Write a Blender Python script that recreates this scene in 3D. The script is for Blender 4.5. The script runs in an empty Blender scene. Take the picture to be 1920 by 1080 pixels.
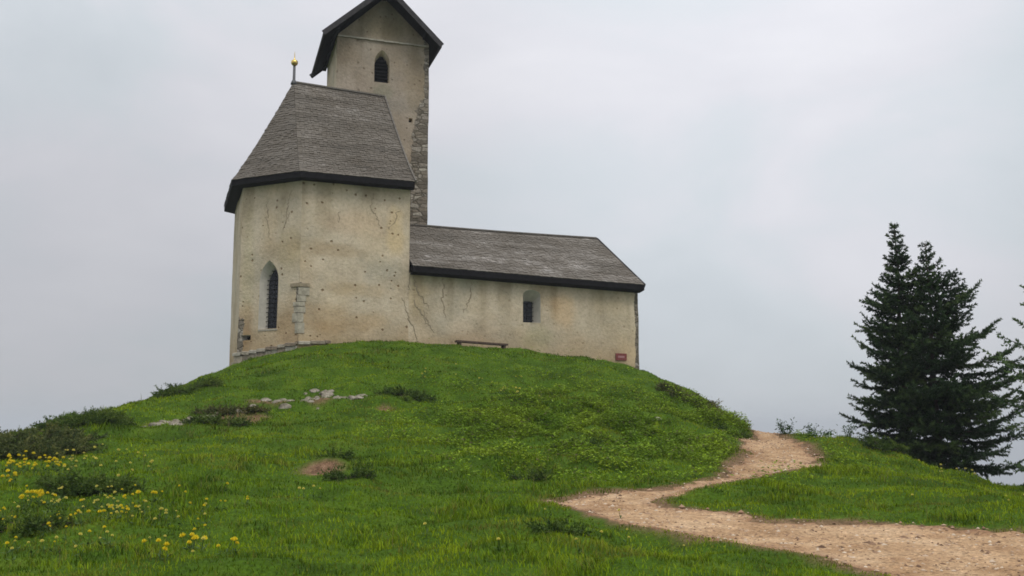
import bpy, math, random
import numpy as np
from mathutils import Vector
from mathutils.geometry import delaunay_2d_cdt

R = math.radians
rng = np.random.default_rng(7)
random.seed(7)
scene = bpy.context.scene
col = scene.collection

# ------------------------------------------------------------------ helpers
def link_mesh(name, V, sizes, idx, mats, parent=None, origin=(0, 0, 0), mat_idx=None, smooth=False, attrs=None):
    V = np.asarray(V, np.float32).reshape(-1, 3) - np.asarray(origin, np.float32)
    sizes = np.asarray(sizes, np.int32)
    idx = np.asarray(idx, np.int32)
    me = bpy.data.meshes.new(name)
    me.vertices.add(len(V)); me.vertices.foreach_set('co', V.ravel())
    me.loops.add(len(idx)); me.loops.foreach_set('vertex_index', idx)
    me.polygons.add(len(sizes))
    starts = np.zeros(len(sizes), np.int32); starts[1:] = np.cumsum(sizes)[:-1]
    me.polygons.foreach_set('loop_start', starts)
    me.polygons.foreach_set('loop_total', sizes)
    if not isinstance(mats, (list, tuple)):
        mats = [mats]
    for m in mats:
        me.materials.append(m)
    if mat_idx is not None:
        me.polygons.foreach_set('material_index', np.asarray(mat_idx, np.int32))
    me.update(calc_edges=True)
    me.polygons.foreach_set('use_smooth', np.full(len(sizes), smooth))
    for k, (typ, dom, data) in (attrs or {}).items():
        a = me.attributes.new(k, typ, dom)
        data = np.asarray(data, np.float32)
        if typ == 'FLOAT':
            a.data.foreach_set('value', data.ravel())
        else:
            if data.shape[1] == 3:
                data = np.c_[data, np.ones(len(data), np.float32)]
            a.data.foreach_set('color', data.ravel().astype(np.float32))
    me.validate()
    o = bpy.data.objects.new(name, me)
    col.objects.link(o)
    if parent is not None:
        o.parent = parent
    return o

class MB:
    """collects faces of one mesh"""
    def __init__(s):
        s.v = []; s.f = []; s.m = []; s.a = []; s.mi = 0
    def add(s, verts, faces, val=0.5):
        n = len(s.v)
        s.v += [tuple(map(float, p)) for p in verts]
        s.a += [val] * len(verts)
        for f in faces:
            s.f.append([i + n for i in f]); s.m.append(s.mi)
    def quadbox(s, c8, val=0.5):
        # c8: 4 bottom + 4 top corners
        s.add(c8, [(3, 2, 1, 0), (4, 5, 6, 7), (0, 1, 5, 4), (1, 2, 6, 5), (2, 3, 7, 6), (3, 0, 4, 7)], val)
    def obox(s, c, ax, ay, az, val=0.5):
        c, ax, ay, az = (np.asarray(q, float) for q in (c, ax, ay, az))
        s.quadbox([c - ax - ay - az, c + ax - ay - az, c + ax + ay - az, c - ax + ay - az,
                   c - ax - ay + az, c + ax - ay + az, c + ax + ay + az, c - ax + ay + az], val)
    def tube(s, pts, radii, n=6, cap=True, val=0.5):
        pts = [np.asarray(p, float) for p in pts]
        rings = []
        for i, p in enumerate(pts):
            d = pts[min(i + 1, len(pts) - 1)] - pts[max(i - 1, 0)]
            d = d / (np.linalg.norm(d) + 1e-9)
            a = np.cross(d, (0, 0, 1)) if abs(d[2]) < .95 else np.cross(d, (1, 0, 0))
            a /= np.linalg.norm(a); b = np.cross(d, a)
            for k in range(n):
                t = 2 * math.pi * k / n
                rings.append(p + radii[i] * (a * math.cos(t) + b * math.sin(t)))
        fs = []
        for i in range(len(pts) - 1):
            for k in range(n):
                fs.append((i * n + k, i * n + (k + 1) % n, (i + 1) * n + (k + 1) % n, (i + 1) * n + k))
        if cap:
            fs.append(tuple(range(n - 1, -1, -1))); fs.append(tuple((len(pts) - 1) * n + k for k in range(n)))
        s.add(rings, fs, val)
    def lathe(s, c, prof, n=20, val=0.5):
        c = np.asarray(c, float)
        vs = [c + (r * math.cos(2 * math.pi * k / n), r * math.sin(2 * math.pi * k / n), z) for r, z in prof for k in range(n)]
        fs = [(i * n + k, i * n + (k + 1) % n, (i + 1) * n + (k + 1) % n, (i + 1) * n + k) for i in range(len(prof) - 1) for k in range(n)]
        s.add(vs, fs, val)
    def build(s, name, mats, parent=None, origin=(0, 0, 0), smooth=False, attr=True):
        return link_mesh(name, s.v, [len(f) for f in s.f], [i for f in s.f for i in f], mats, parent, origin,
                         s.m, smooth, {'shade': ('FLOAT', 'POINT', s.a)} if attr else None)

def tag(o, label=None, cat=None, group=None, kind=None):
    if label: o['label'] = label
    if cat: o['category'] = cat
    if group: o['group'] = group
    if kind: o['kind'] = kind
    return o

def empty(name, loc, label, cat, group=None):
    o = bpy.data.objects.new(name, None)
    o.location = loc; o.empty_display_size = .2
    col.objects.link(o)
    return tag(o, label, cat, group)

# value noise ------------------------------------------------------------
_T = np.random.default_rng(3).random(65536)
def _h(ix, iy, iz, seed):
    k = (ix * 73856093) ^ (iy * 19349663) ^ (iz * 83492791) ^ (seed * 2654435)
    return _T[k & 65535]
def noise3(x, y, z, seed=0):
    x, y, z = np.broadcast_arrays(np.asarray(x, float), np.asarray(y, float), np.asarray(z, float))
    ix, iy, iz = (np.floor(q).astype(np.int64) for q in (x, y, z))
    f = [q - np.floor(q) for q in (x, y, z)]
    f = [q * q * (3 - 2 * q) for q in f]
    r = 0
    for a in (0, 1):
        for b in (0, 1):
            for c in (0, 1):
                w = (f[0] if a else 1 - f[0]) * (f[1] if b else 1 - f[1]) * (f[2] if c else 1 - f[2])
                r = r + w * _h(ix + a, iy + b, iz + c, seed)
    return r
def noise(x, y, seed=0):
    return noise3(x, y, np.zeros(1), seed)
def fbm(x, y, seed=0, oct=3):
    r = 0; a = 1; t = 0
    for i in range(oct):
        r = r + a * noise(np.asarray(x) * 2 ** i, np.asarray(y) * 2 ** i, seed + i); t += a; a *= .5
    return r / t
def sstep(a, b, x):
    t = np.clip((np.asarray(x, float) - a) / (b - a), 0, 1)
    return t * t * (3 - 2 * t)
def poly_dist(x, y, poly):
    """signed distance (negative inside)"""
    x = np.asarray(x, float); y = np.asarray(y, float)
    P = np.asarray(poly, float); best = np.full(x.shape, 1e9); ins = np.zeros(x.shape, bool)
    for i in range(len(P)):
        ax, ay = P[i]; bx, by = P[(i + 1) % len(P)]
        dx, dy = bx - ax, by - ay
        t = np.clip(((x - ax) * dx + (y - ay) * dy) / (dx * dx + dy * dy + 1e-12), 0, 1)
        best = np.minimum(best, (x - ax - t * dx) ** 2 + (y - ay - t * dy) ** 2)
        c = ((ay > y) != (by > y)) & (x < (bx - ax) * (y - ay) / (by - ay + 1e-15) + ax)
        ins ^= c
    d = np.sqrt(best)
    return np.where(ins, -d, d)

# materials ---------------------------------------------------------------
class NT:
    def __init__(s, name):
        s.mat = bpy.data.materials.new(name); s.mat.use_nodes = True
        s.nt = s.mat.node_tree; s.nt.nodes.clear()
        s.out = s.nt.nodes.new('ShaderNodeOutputMaterial')
    def n(s, typ, ins=None, **props):
        nd = s.nt.nodes.new('ShaderNode' + typ)
        for k, v in props.items():
            setattr(nd, k, v)
        for k, v in (ins or {}).items():
            s.set(nd.inputs[k], v)
        return nd
    def set(s, sock, v):
        if isinstance(v, bpy.types.NodeSocket):
            s.nt.links.new(v, sock)
        elif isinstance(v, (tuple, list)) and len(v) == 3 and sock.type == 'RGBA':
            sock.default_value = (*v, 1)
        else:
            sock.default_value = v
    def coord(s, scale=(1, 1, 1)):
        t = s.n('TexCoord')
        return s.n('Mapping', {'Vector': t.outputs['Object'], 'Scale': scale}).outputs[0]
    def noise(s, vec, scale, detail=4, rough=.55, col=False):
        nd = s.n('TexNoise', {'Vector': vec, 'Scale': scale, 'Detail': detail, 'Roughness': rough})
        return nd.outputs['Color' if col else 'Fac']
    def ramp(s, fac, stops, interp='LINEAR'):
        nd = s.n('ValToRGB', {'Fac': fac}); cr = nd.color_ramp; cr.interpolation = interp
        while len(cr.elements) < len(stops):
            cr.elements.new(.5)
        for e, (p, c) in zip(cr.elements, stops):
            e.position = p
            e.color = (c, c, c, 1) if isinstance(c, (int, float)) else (*c, 1)
        return nd.outputs[0]
    def mix(s, a, b, fac, blend='MIX'):
        nd = s.n('Mix', data_type='RGBA', blend_type=blend)
        s.set(nd.inputs[0], fac); s.set(nd.inputs[6], a); s.set(nd.inputs[7], b)
        return nd.outputs[2]
    def math(s, op, a, b=0.0, c=0.0):
        nd = s.n('Math', operation=op)
        for i, v in enumerate((a, b, c)):
            s.set(nd.inputs[i], v)
        return nd.outputs[0]
    def attr(s, name, fac=True):
        nd = s.n('Attribute', attribute_name=name)
        return nd.outputs['Fac' if fac else 'Color']
    def bump(s, height, strength, dist, normal=None):
        ins = {'Height': height, 'Strength': strength, 'Distance': dist}
        if normal is not None: ins['Normal'] = normal
        return s.n('Bump', ins).outputs[0]
    def surf(s, color, rough=.85, spec=.2, metal=0.0, normal=None, trans=0.0):
        p = s.n('BsdfPrincipled', {'Base Color': color, 'Roughness': rough, 'Specular IOR Level': spec, 'Metallic': metal})
        if normal is not None: s.set(p.inputs['Normal'], normal)
        sh = p.outputs[0]
        if trans:
            t = s.n('BsdfTranslucent', {'Color': color})
            sh = s.n('MixShader', {0: trans, 1: sh, 2: t.outputs[0]}).outputs[0]
        s.nt.links.new(sh, s.out.inputs['Surface'])
        return s.mat

def plain(name, c, rough=.8, spec=.2, metal=0.0, var=.25, scale=6.0):
    m = NT(name); v = m.coord()
    f = m.noise(v, scale, 5)
    k = m.ramp(f, [(.25, tuple(q * (1 - var) for q in c)), (.75, tuple(min(1, q * (1 + var)) for q in c))])
    return m.surf(k, rough, spec, metal, m.bump(m.noise(v, scale * 6, 3), .3, .01))

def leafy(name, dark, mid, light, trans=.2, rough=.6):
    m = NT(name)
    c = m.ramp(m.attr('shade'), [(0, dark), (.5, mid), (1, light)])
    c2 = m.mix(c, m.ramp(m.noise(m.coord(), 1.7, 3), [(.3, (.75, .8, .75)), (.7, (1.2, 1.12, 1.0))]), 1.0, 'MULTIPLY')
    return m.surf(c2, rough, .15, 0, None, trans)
HAZE = .0006
# ------------------------------------------------------------------ terrain
CTRL = np.array([(-9.55,34.3,3.56),(-8.49,33.6,3.81),(-7.3,33.0,3.99),(-5.48,32.5,4.09),(-3.48,33.0,4.18),(-1.96,33.8,4.23),(-0.18,35.0,4.17),(1.7,35.8,4.08),(3.7,37.0,3.7),(4.71,37.8,3.49),(5.55,36.5,3.09),(6.41,34.0,2.5),(6.91,31.5,1.86),(7.07,30.0,1.43),(7.33,29.0,1.39),(7.88,28.0,1.4),(8.28,26.5,1.33),(8.49,25.5,1.18),(9.02,23.5,0.75),(9.57,22.0,0.43),(9.97,20.5,0.36),(10.48,19.5,0.3),(-10.99,22.0,1.31),(-10.99,24.5,1.6),(-10.32,26.0,1.87),(-9.85,28.5,2.46),(-9.59,31.0,2.86),(-11.56,21.0,1.01),(-12.55,20.0,0.78),(-8.7,19.5,0.9),(-8.35,16.8,0.74),(-6.48,15.5,0.49),(-6.86,20.0,1.09),(-4.93,14.5,0.41),(-6.44,24.2,1.6),(-4.62,17.5,0.7),(-5.13,27.2,2.38),(-3.83,20.5,1.07),(-3.1,17.6,0.7),(-2.45,14.0,0.31),(-2.22,26.5,2.15),(-1.7,20.5,0.97),(-1.41,17.0,0.47),(0.63,30.0,2.85),(0.5,24.2,1.6),(0.4,19.5,0.8),(0.6,16.5,0.43),(2.63,26.5,1.87),(2.65,21.3,0.94),(4.72,26.6,1.6),(4.98,22.8,1.01),(0.27,13.2,0.26),(2.29,16.4,0.47),(1.95,14.0,0.31),(4.19,18.4,0.61),(6.51,22.0,0.86),(6.24,24.5,1.1),(7.45,27.0,1.32),(6.11,27.0,1.29),(3.5,10.7,0.11),(6.42,13.0,0.28),(5.31,10.8,0.12),(3.84,13.8,0.3),(5.88,16.5,0.42),(7.35,16.0,0.37),(1.95,11.2,0.12),(-5.69,10.5,0.11),(-3.54,10.5,0.11),(-1.41,10.6,0.1),(0.77,10.7,0.08),(5.58,10.5,0.11),(0.0,0.0,0.0),(-8.0,0.0,-0.1),(8.0,0.0,0.05),(0.0,-10.0,-0.4),(-14.0,-8.0,-0.8),(14.0,-8.0,-0.6),(-16.0,6.0,-0.4),(15.0,6.0,-0.2),(-18.0,28.0,-1.8),(-22.0,36.0,-5.0),(-14.5,39.0,1.5),(-12.3,38.0,2.8),(-13.0,44.0,1.0),(-20.0,20.0,-0.9),(-20.0,12.0,-0.8),(0.0,46.0,3.0),(-6.0,46.0,3.0),(6.0,44.0,2.6),(-5.0,38.0,4.3),(0.0,39.0,4.2),(3.0,40.0,4.0),(8.5,40.0,1.3),(12.0,38.0,-0.6),(11.0,34.0,-0.1),(14.0,34.0,-2.0),(8.2,33.0,0.5),(10.5,28.0,-0.2),(13.0,26.0,-0.8),(13.5,22.0,-0.2),(16.0,18.0,-0.5),(18.0,26.0,-3.0),(20.0,14.0,-1.2),(5.5,41.5,3.0),(0.0,52.0,0.5),(-12.0,52.0,-2.0),(12.0,50.0,-4.0),(26.0,34.0,-8.0),(-28.0,40.0,-9.0),(0.0,60.0,-5.0),(26.0,10.0,-3.0),(-28.0,10.0,-3.0),(0.0,-24.0,-3.0)])
PATH = [(6.56,27.48),(5.82,25.98),(5.36,23.56),(4.5,21.32),(4.13,19.82),(3.62,18.88),(3.03,18.14),(2.51,17.56),(1.71,17.3),(1.01,16.94),(0.53,16.4),(0.83,15.7),(1.34,14.34),(1.82,13.62),(2.35,12.9),(2.69,12.54),(3.04,12.1),(3.38,11.8),(3.53,11.2),(3.66,10.84),(3.89,10.3),(4.44,9.26),(6.21,8.6),(9.5,11.0),(9.5,12.7),(8.69,12.62),(7.43,12.68),(6.39,12.94),(5.8,13.42),(4.67,14.18),(3.54,14.32),(3.24,15.02),(2.78,15.16),(2.46,15.5),(2.22,15.96),(2.53,16.76),(3.05,17.38),(3.62,18.14),(4.42,19.02),(5.33,20.1),(6.3,21.24),(6.87,22.88),(7.2,24.2),(7.27,25.0),(7.15,25.88),(7.33,27.08),(7.7,29.5),(7.9,32),(7.0,32),(6.8,29.5)]
TH = R(22.0); U = np.array((math.cos(TH), math.sin(TH))); NN = np.array((-math.sin(TH), math.cos(TH)))
C0 = 34.22                                    # distance of the long south wall along NN
def fr(s, n):                                  # chapel frame -> world xy
    return U * s + NN * n
PA = fr(6.06, C0)
PB = PA + 2.6 * np.array((math.cos(R(154)), math.sin(R(154))))
PD = PB + 4.2 * np.array((math.cos(R(109)), math.sin(R(109))))
PE = fr(6.2, 41.6)
PC = fr(9.9, C0); PF = fr(9.9, 41.6)
NE = fr(19.07, C0); NF = fr(19.07, 40.9); NG = fr(9.9, 40.9)
FOOT = [PA, PC, NE, NF, PE, PD, PB]
SOIL = (-3.4, 18.55)

_d = np.hypot(CTRL[:, None, 0] - CTRL[None, :, 0], CTRL[:, None, 1] - CTRL[None, :, 1])
_K = np.where(_d > 0, _d * _d * np.log(_d + 1e-9), 0) + .2 * np.eye(len(CTRL))
_Q = np.c_[np.ones(len(CTRL)), CTRL[:, :2]]
_W = np.linalg.solve(np.block([[_K, _Q], [_Q.T, np.zeros((3, 3))]]), np.r_[CTRL[:, 2], 0, 0, 0])
def tps(x, y):
    out = np.empty(len(x))
    for i in range(0, len(x), 20000):
        a, b = x[i:i + 20000], y[i:i + 20000]
        d2 = (a[:, None] - CTRL[None, :, 0]) ** 2 + (b[:, None] - CTRL[None, :, 1]) ** 2
        out[i:i + 20000] = (.5 * d2 * np.log(d2 + 1e-12)) @ _W[:-3] + _W[-3] + _W[-2] * a + _W[-1] * b
    return out
def soil_mask(x, y):
    sx_ = np.exp(-(np.abs(x - SOIL[0]) / .35) ** 3); s = y - SOIL[1] - .10 * (x - SOIL[0]) ** 2 + .10 * (noise(x * 3, y * 3, 41) - .5)
    return sx_ * sstep(-.62, -.34, s) * (1 - sstep(-.02, .06, s)) * sstep(.25, .45, noise(x * 6, y * 6, 43) + .25)
def height(x, y):
    x = np.asarray(x, float).ravel(); y = np.asarray(y, float).ravel()
    r = np.hypot(x, y - 24)
    w = sstep(33, 50, r)
    far = -5 - .30 * (r - 36) + 10 * (fbm(x * .02, y * .02, 5, 4) - .5) * sstep(60, 200, r)
    far = np.maximum(far, -398 + 14 * fbm(x * .0012, y * .0012, 9, 4))
    z = np.zeros_like(x)
    near = w < 1
    xn, yn = x[near], y[near]
    zn = tps(xn, yn)
    pd = poly_dist(xn, yn, PATH); bd = poly_dist(xn, yn, FOOT)
    k = sstep(-.05, .5, pd) * sstep(-.1, 1.2, bd)
    rough = .6 + .8 * fbm(xn * .25, yn * .25, 31)
    b = .23 * (fbm(xn * .55, yn * .55, 11, 2) - .5) + .15 * (noise(xn * 1.6, yn * 2.0, 12) - .5) + .07 * (noise(xn * 4, yn * 4, 13) - .5)
    ter = np.sin(2 * math.pi * (zn / .33 + 1.3 * noise(xn * .35, yn * .35, 14))) * .05 * sstep(16, 20, yn) * sstep(33, 29, yn)
    zn = zn + k * rough * (b + ter) - .05 * (1 - sstep(-.25, .02, pd))
    sx_ = np.exp(-(np.abs(xn - SOIL[0]) / .42) ** 3); sy_ = yn - SOIL[1] - .10 * (xn - SOIL[0]) ** 2 + .10 * (noise(xn * 3, yn * 3, 41) - .5)
    zn = zn + sx_ * (.21 * sstep(-.16, .05, sy_) * np.exp(-np.maximum(sy_, 0) / .7) - .09 * np.exp(-((sy_ + .28) / .18) ** 2))
    z[near] = zn
    return z * (1 - w) + far * w
def gz(x, y):
    return float(height([x], [y])[0])

def axis(lo, hi, step, far):
    a = list(np.arange(lo, hi, step))
    up = []; p = a[-1]; s = step
    while p < far:
        s *= 1.13; p += s; up.append(p)
    dn = []; p = a[0]; s = step
    while p > -far:
        s *= 1.13; p -= s; dn.append(p)
    return np.array(dn[::-1] + a + up)
GX = axis(-15, 14, .14, 8000); GY = axis(7, 40, .14, 8000)
gx, gy = np.meshgrid(GX, GY)
gh = height(gx, gy)
nx, ny = len(GX), len(GY)
ii = (np.arange(ny - 1)[:, None] * nx + np.arange(nx - 1)[None, :]).ravel()
gi = np.c_[ii, ii + 1, ii + nx + 1, ii + nx].ravel()
fx, fy = gx.ravel(), gy.ravel()
pdist = np.where((np.abs(fx) < 40) & (np.abs(fy) < 60), poly_dist(fx, fy, PATH), 99)
soil = np.maximum(np.clip(1.4 * soil_mask(fx, fy), 0, 1), .9 * (1 - sstep(.0, .22, pdist + .25 * (noise(fx * 2.5, fy * 2.5, 8) - .5))))
for (a, b, ra, rb) in ((-3.37, 26.34, .3, .25), (-6.9, 25.1, .8, .45), (-8.0, 24.5, .6, .35), (-5.1, 27.0, .4, .4), (-6.2, 26.7, .6, .25)):
    soil = np.maximum(soil, .9 * sstep(1.2, .5, np.hypot((fx - a) / ra, (fy - b) / rb) + .9 * (noise(fx * 3, fy * 3, 77) - .5)))

m = NT('turf_soil'); v = m.coord()
g = m.ramp(m.noise(v, 1.3, 6), [(.25, (.028, .055, .004)), (.5, (.052, .100, .006)), (.75, (.09, .14, .010))])
g = m.mix(g, m.ramp(m.noise(v, 22, 4), [(.3, .55), (.7, 1.35)]), 1.0, 'MULTIPLY')
e = m.ramp(m.noise(v, 7, 6), [(.25, (.085, .047, .028)), (.55, (.20, .118, .070)), (.8, (.31, .205, .13))])
e = m.mix(e, m.ramp(m.noise(v, 40, 3), [(.35, .6), (.65, 1.25)]), 1.0, 'MULTIPLY')
c = m.mix(g, e, m.attr('soil'))
M_ground = m.surf(c, .95, .08, 0, m.bump(m.noise(v, 18, 6), .6, .05))
ground = link_mesh('ground', np.c_[fx, fy, gh], np.full(len(ii), 4), gi, M_ground, smooth=True,
                   attrs={'soil': ('FLOAT', 'POINT', soil)})
tag(ground, 'grassy mound rising to the chapel and falling away into the valley', 'ground', kind='structure')

# path: its own sheet on the slope
def densify(poly, step, amp, seed):
    out = []
    r = np.random.default_rng(seed)
    for i in range(len(poly)):
        a = np.array(poly[i]); b = np.array(poly[(i + 1) % len(poly)])
        n = max(1, int(np.linalg.norm(b - a) / step))
        for k in range(n):
            p = a + (b - a) * k / n
            out.append(p)
    out = np.array(out)
    for _ in range(3):
        out = .5 * out + .25 * np.roll(out, 1, 0) + .25 * np.roll(out, -1, 0)
    out += amp * (np.c_[noise(out[:, 0] * 2.2, out[:, 1] * 2.2, seed), noise(out[:, 0] * 2.2, out[:, 1] * 2.2, seed + 1)] - .5)
    out += .5 * amp * (r.random(out.shape) - .5)
    return out
PB2 = densify(PATH, .09, .36, 21)
lo, hi = PB2.min(0), PB2.max(0)
qx, qy = np.meshgrid(np.arange(lo[0], hi[0], .13), np.arange(lo[1], hi[1], .13))
qx = qx.ravel() + .05 * (rng.random(qx.size) - .5); qy = qy.ravel() + .05 * (rng.random(qy.size) - .5)
k = poly_dist(qx, qy, PB2) < -.06
pts = [Vector(p) for p in PB2] + [Vector(p) for p in np.c_[qx[k], qy[k]]]
nb = len(PB2)
vo, eo, fo, *_ = delaunay_2d_cdt(pts, [(i, (i + 1) % nb) for i in range(nb)], [], 0, 1e-5)
vo = np.array([tuple(p) for p in vo]); fo = np.array([f for f in fo if len(f) == 3])
cen = vo[fo].mean(1); fo = fo[poly_dist(cen[:, 0], cen[:, 1], PB2) < 0]
edge = poly_dist(vo[:, 0], vo[:, 1], PB2)
pz = height(vo[:, 0], vo[:, 1]) + .022 * sstep(.0, .16, -edge) - .035 * sstep(.07, .0, -edge) + .02 * (fbm(vo[:, 0] * 2.5, vo[:, 1] * 2.5, 71) - .5) * sstep(0, .4, -edge)
m = NT('path_gravel'); v = m.coord()
c = m.ramp(m.noise(v, 1.6, 6, .6), [(.25, (.375, .225, .12)), (.5, (.47, .305, .17)), (.75, (.54, .375, .225))])
fl = m.n('TexVoronoi', {'Vector': v, 'Scale': 26.0, 'Randomness': 1.0})
c = m.mix(c, m.ramp(fl.outputs['Color'], [(.12, .42), (.3, .85), (.75, 1.05), (.95, 1.5)]), .8, 'MULTIPLY')
c = m.mix(c, m.ramp(m.noise(v, 60, 3), [(.3, .7), (.7, 1.25)]), .8, 'MULTIPLY')
c = m.mix(c, m.ramp(m.noise(v, .8, 4, .6), [(.35, (.80, .77, .74)), (.6, (1.06, 1.07, 1.10))]), 1.0, 'MULTIPLY')
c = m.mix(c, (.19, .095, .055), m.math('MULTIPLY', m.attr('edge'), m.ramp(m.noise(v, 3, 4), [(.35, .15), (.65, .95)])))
M_path = m.surf(c, .95, .08, 0, m.bump(m.noise(v, 35, 5), .7, .03, m.bump(fl.outputs['Distance'], .4, .02)))
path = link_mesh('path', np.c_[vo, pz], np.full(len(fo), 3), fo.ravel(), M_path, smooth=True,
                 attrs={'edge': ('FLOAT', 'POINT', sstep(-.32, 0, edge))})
tag(path, 'pale gravel footpath zigzagging up the grassy mound', 'path', kind='structure')

# loose stones on the path
n = 5200
sx = rng.uniform(lo[0], hi[0], n * 4); sy = rng.uniform(8.8, 28.5, n * 4)
k = poly_dist(sx, sy, PB2) < -.02; sx, sy = sx[k][:n], sy[k][:n]; n = len(sx)
sz = height(sx, sy) + .022
rad = .006 + .022 * rng.random(n) ** 3
rad[:140] = .02 + .03 * rng.random(140) ** 2
base = np.array([(1, 0, 0), (0, 1, 0), (-1, 0, 0), (0, -1, 0), (0, 0, .7), (0, 0, -.5)], float)
jit = base[None] * (0.6 + .8 * rng.random((n, 6, 1)))
ang = rng.random(n) * 6.28; ca, sa = np.cos(ang)[:, None], np.sin(ang)[:, None]
jx = jit[..., 0] * 1.4
V = np.stack([jx * ca - jit[..., 1] * sa, jx * sa + jit[..., 1] * ca, jit[..., 2]], -1) * rad[:, None, None] + np.stack([sx, sy, sz], -1)[:, None]
tri = np.array([(0, 1, 4), (1, 2, 4), (2, 3, 4), (3, 0, 4), (1, 0, 5), (2, 1, 5), (3, 2, 5), (0, 3, 5)])
F = (np.arange(n)[:, None, None] * 6 + tri[None]).reshape(-1)
m = NT('loose_stone')
M_grav = m.surf(m.ramp(m.attr('shade'), [(0, (.10, .06, .04)), (.35, (.30, .19, .12)), (.7, (.45, .32, .22)), (1, (.62, .52, .40))]), .9, .1)
gr = link_mesh('gravel', V.reshape(-1, 3), np.full(n * 8, 3), F, M_grav, attrs={'shade': ('FLOAT', 'POINT', np.repeat(rng.random(n), 6))})
tag(gr, 'loose small stones and chips strewn over the footpath', 'gravel', kind='stuff')
# ------------------------------------------------------------------ grass
def in_view(x, y, back=2.0):
    px = x / y
    yc = np.interp(px, [-.62, -.5, -.43, -.36, -.30, -.26, 0, .13, .18, .23, .30, .36, .42, .5, .6],
                   [19.5, 22.5, 25.5, 30, 34.5, 34.5, 35, 37.5, 36, 31, 28.5, 25.5, 23, 20.8, 19.5])
    return y < yc + back
SHRUBS_LOW = [(-9.6, 20.9, 1.5), (-6.7, 15.9, .8)]
def scatter(nc, seed):
    r = np.random.default_rng(seed)
    # candidates uniform over the visible trapezoid
    y = np.sqrt(r.random(nc) * (40 ** 2 - 8 ** 2) + 8 ** 2)
    x = (r.random(nc) * 2 - 1) * (.58 * y + 2)
    dens = np.interp(y, [8, 12, 18, 26, 40], [1, 1, .62, .42, .3])
    k = (r.random(nc) < dens) & in_view(x, y)
    x, y = x[k], y[k]
    pd = poly_dist(x, y, PB2) if False else poly_dist(x, y, PATH)
    fr_ = .48 * (noise(x * 1.3, y * 1.3, 55) - .52) + .34 * (noise(x * 6, y * 6, 56) - .5)
    k = (pd > fr_) & (poly_dist(x, y, FOOT) > .02)
    x, y, pd = x[k], y[k], pd[k]
    bare = np.maximum(soil_mask(x, y), 0)
    for (a, b, ra, rb) in ((-3.37, 26.34, .3, .22), (-6.9, 25.1, .8, .4), (-8.0, 24.5, .6, .3), (-5.1, 27.0, .4, .35), (-6.2, 26.7, .6, .22)):
        bare = np.maximum(bare, .45 * sstep(1.1, .6, np.hypot((x - a) / ra, (y - b) / rb) + .9 * (noise(x * 3, y * 3, 77) - .5)))
    k = r.random(len(x)) > bare * 1.3
    return x[k], y[k], pd[k]
gxp, gyp, gpd = scatter(820000, 91)
n = len(gxp); gzp = height(gxp, gyp)
c1 = fbm(gxp * .45, gyp * .45, 61); c2 = noise(gxp * 1.5, gyp * 1.5, 62); c3 = noise(gxp * 4.5, gyp * 4.5, 63)
tall = sstep(.52, .74, c1 * .55 + c2 * .45)
hgt = (.032 + .036 * c3 + .065 * tall * (.3 + c3)) * (.55 + .9 * rng.random(n))
hgt *= .5 + .5 * sstep(-.1, .6, gpd)
near = sstep(15, 9.5, gyp)
hgt *= 1 + .05 * near
hgt *= 1 - .35 * sstep(27, 31, gyp)
hgt *= 1 + .9 * sstep(.3, .05, poly_dist(gxp, gyp, FOOT)) * noise(gxp * 5, gyp * 5, 99)
hgt *= 1 - .6 * np.exp(-((gxp - SOIL[0]) / .6) ** 2 - ((gyp - SOIL[1] + .9) / .5) ** 2)
STALK = rng.random(n) < .006 * sstep(.45, .7, c1 * .5 + c2 * .5 + .12 * sstep(-2, -7, gxp))
hgt[STALK] = .13 + .13 * rng.random(int(STALK.sum()))
wid = np.interp(gyp, [8, 14, 25, 40], [.0045, .0065, .010, .014]) * (.7 + .6 * rng.random(n))
az = rng.random(n) * 6.283
lean = hgt * (.25 + .75 * rng.random(n)) * (1 + .3 * tall)
dx, dy = np.cos(az), np.sin(az)
wid[STALK] *= .5; lean[STALK] *= .5
wx, wy = -dy * wid, dx * wid
B = np.stack([gxp, gyp, gzp - .012], -1)
W_ = np.stack([wx, wy, np.zeros(n)], -1)
mid = B + np.stack([dx * lean * .3, dy * lean * .3, hgt * .6], -1)
tip = B + np.stack([dx * lean, dy * lean, hgt], -1)
V = np.stack([B - W_, B + W_, mid - .75 * W_, mid + .75 * W_, tip], 1).reshape(-1, 3)
o5 = np.arange(n)[:, None] * 5
F = np.concatenate([o5 + np.array([0, 1, 3, 2]), o5 + np.array([2, 3, 4])], 1).ravel()
S = np.tile([4, 3], n)
gA = np.array((.128, .218, .004)); gB = np.array((.225, .300, .008)); gC = np.array((.034, .080, .005)); gD = np.array((.19, .165, .035))
t = np.clip(.5 + 2.0 * (fbm(gxp * .3, gyp * .3, 65) - .5) + 1.1 * (c3 - .5) + .35 * (rng.random(n) - .5), 0, 1)[:, None]
colr = gA * (1 - t) + gB * t
dk = np.clip(sstep(.5, .68, fbm(gxp * .7, gyp * .7, 67)) * .75 + .35 * tall + .8 * sstep(.56, .76, noise(gxp * 2.4, gyp * 4.5, 68)), 0, 1)[:, None] * (.6 + .4 * rng.random((n, 1)))
colr = colr * (1 - dk) + gC * dk
dry = (np.clip(sstep(.58, .75, fbm(gxp * .9, gyp * .9, 69)), 0, 1) * .6 + .07 + .45 * sstep(.6, 0, gpd)) > rng.random(n)
colr[dry] = colr[dry] * .45 + gD * .55
colr *= (.72 + .56 * rng.random((n, 1)))
stk = STALK
colr[stk] = np.array((.20, .165, .07)) * (.6 + .6 * rng.random((int(stk.sum()), 1)))
m = NT('grass_blade')
M_grass = m.surf(m.attr('tint', False), .7, .06, 0, None, .3)
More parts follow.
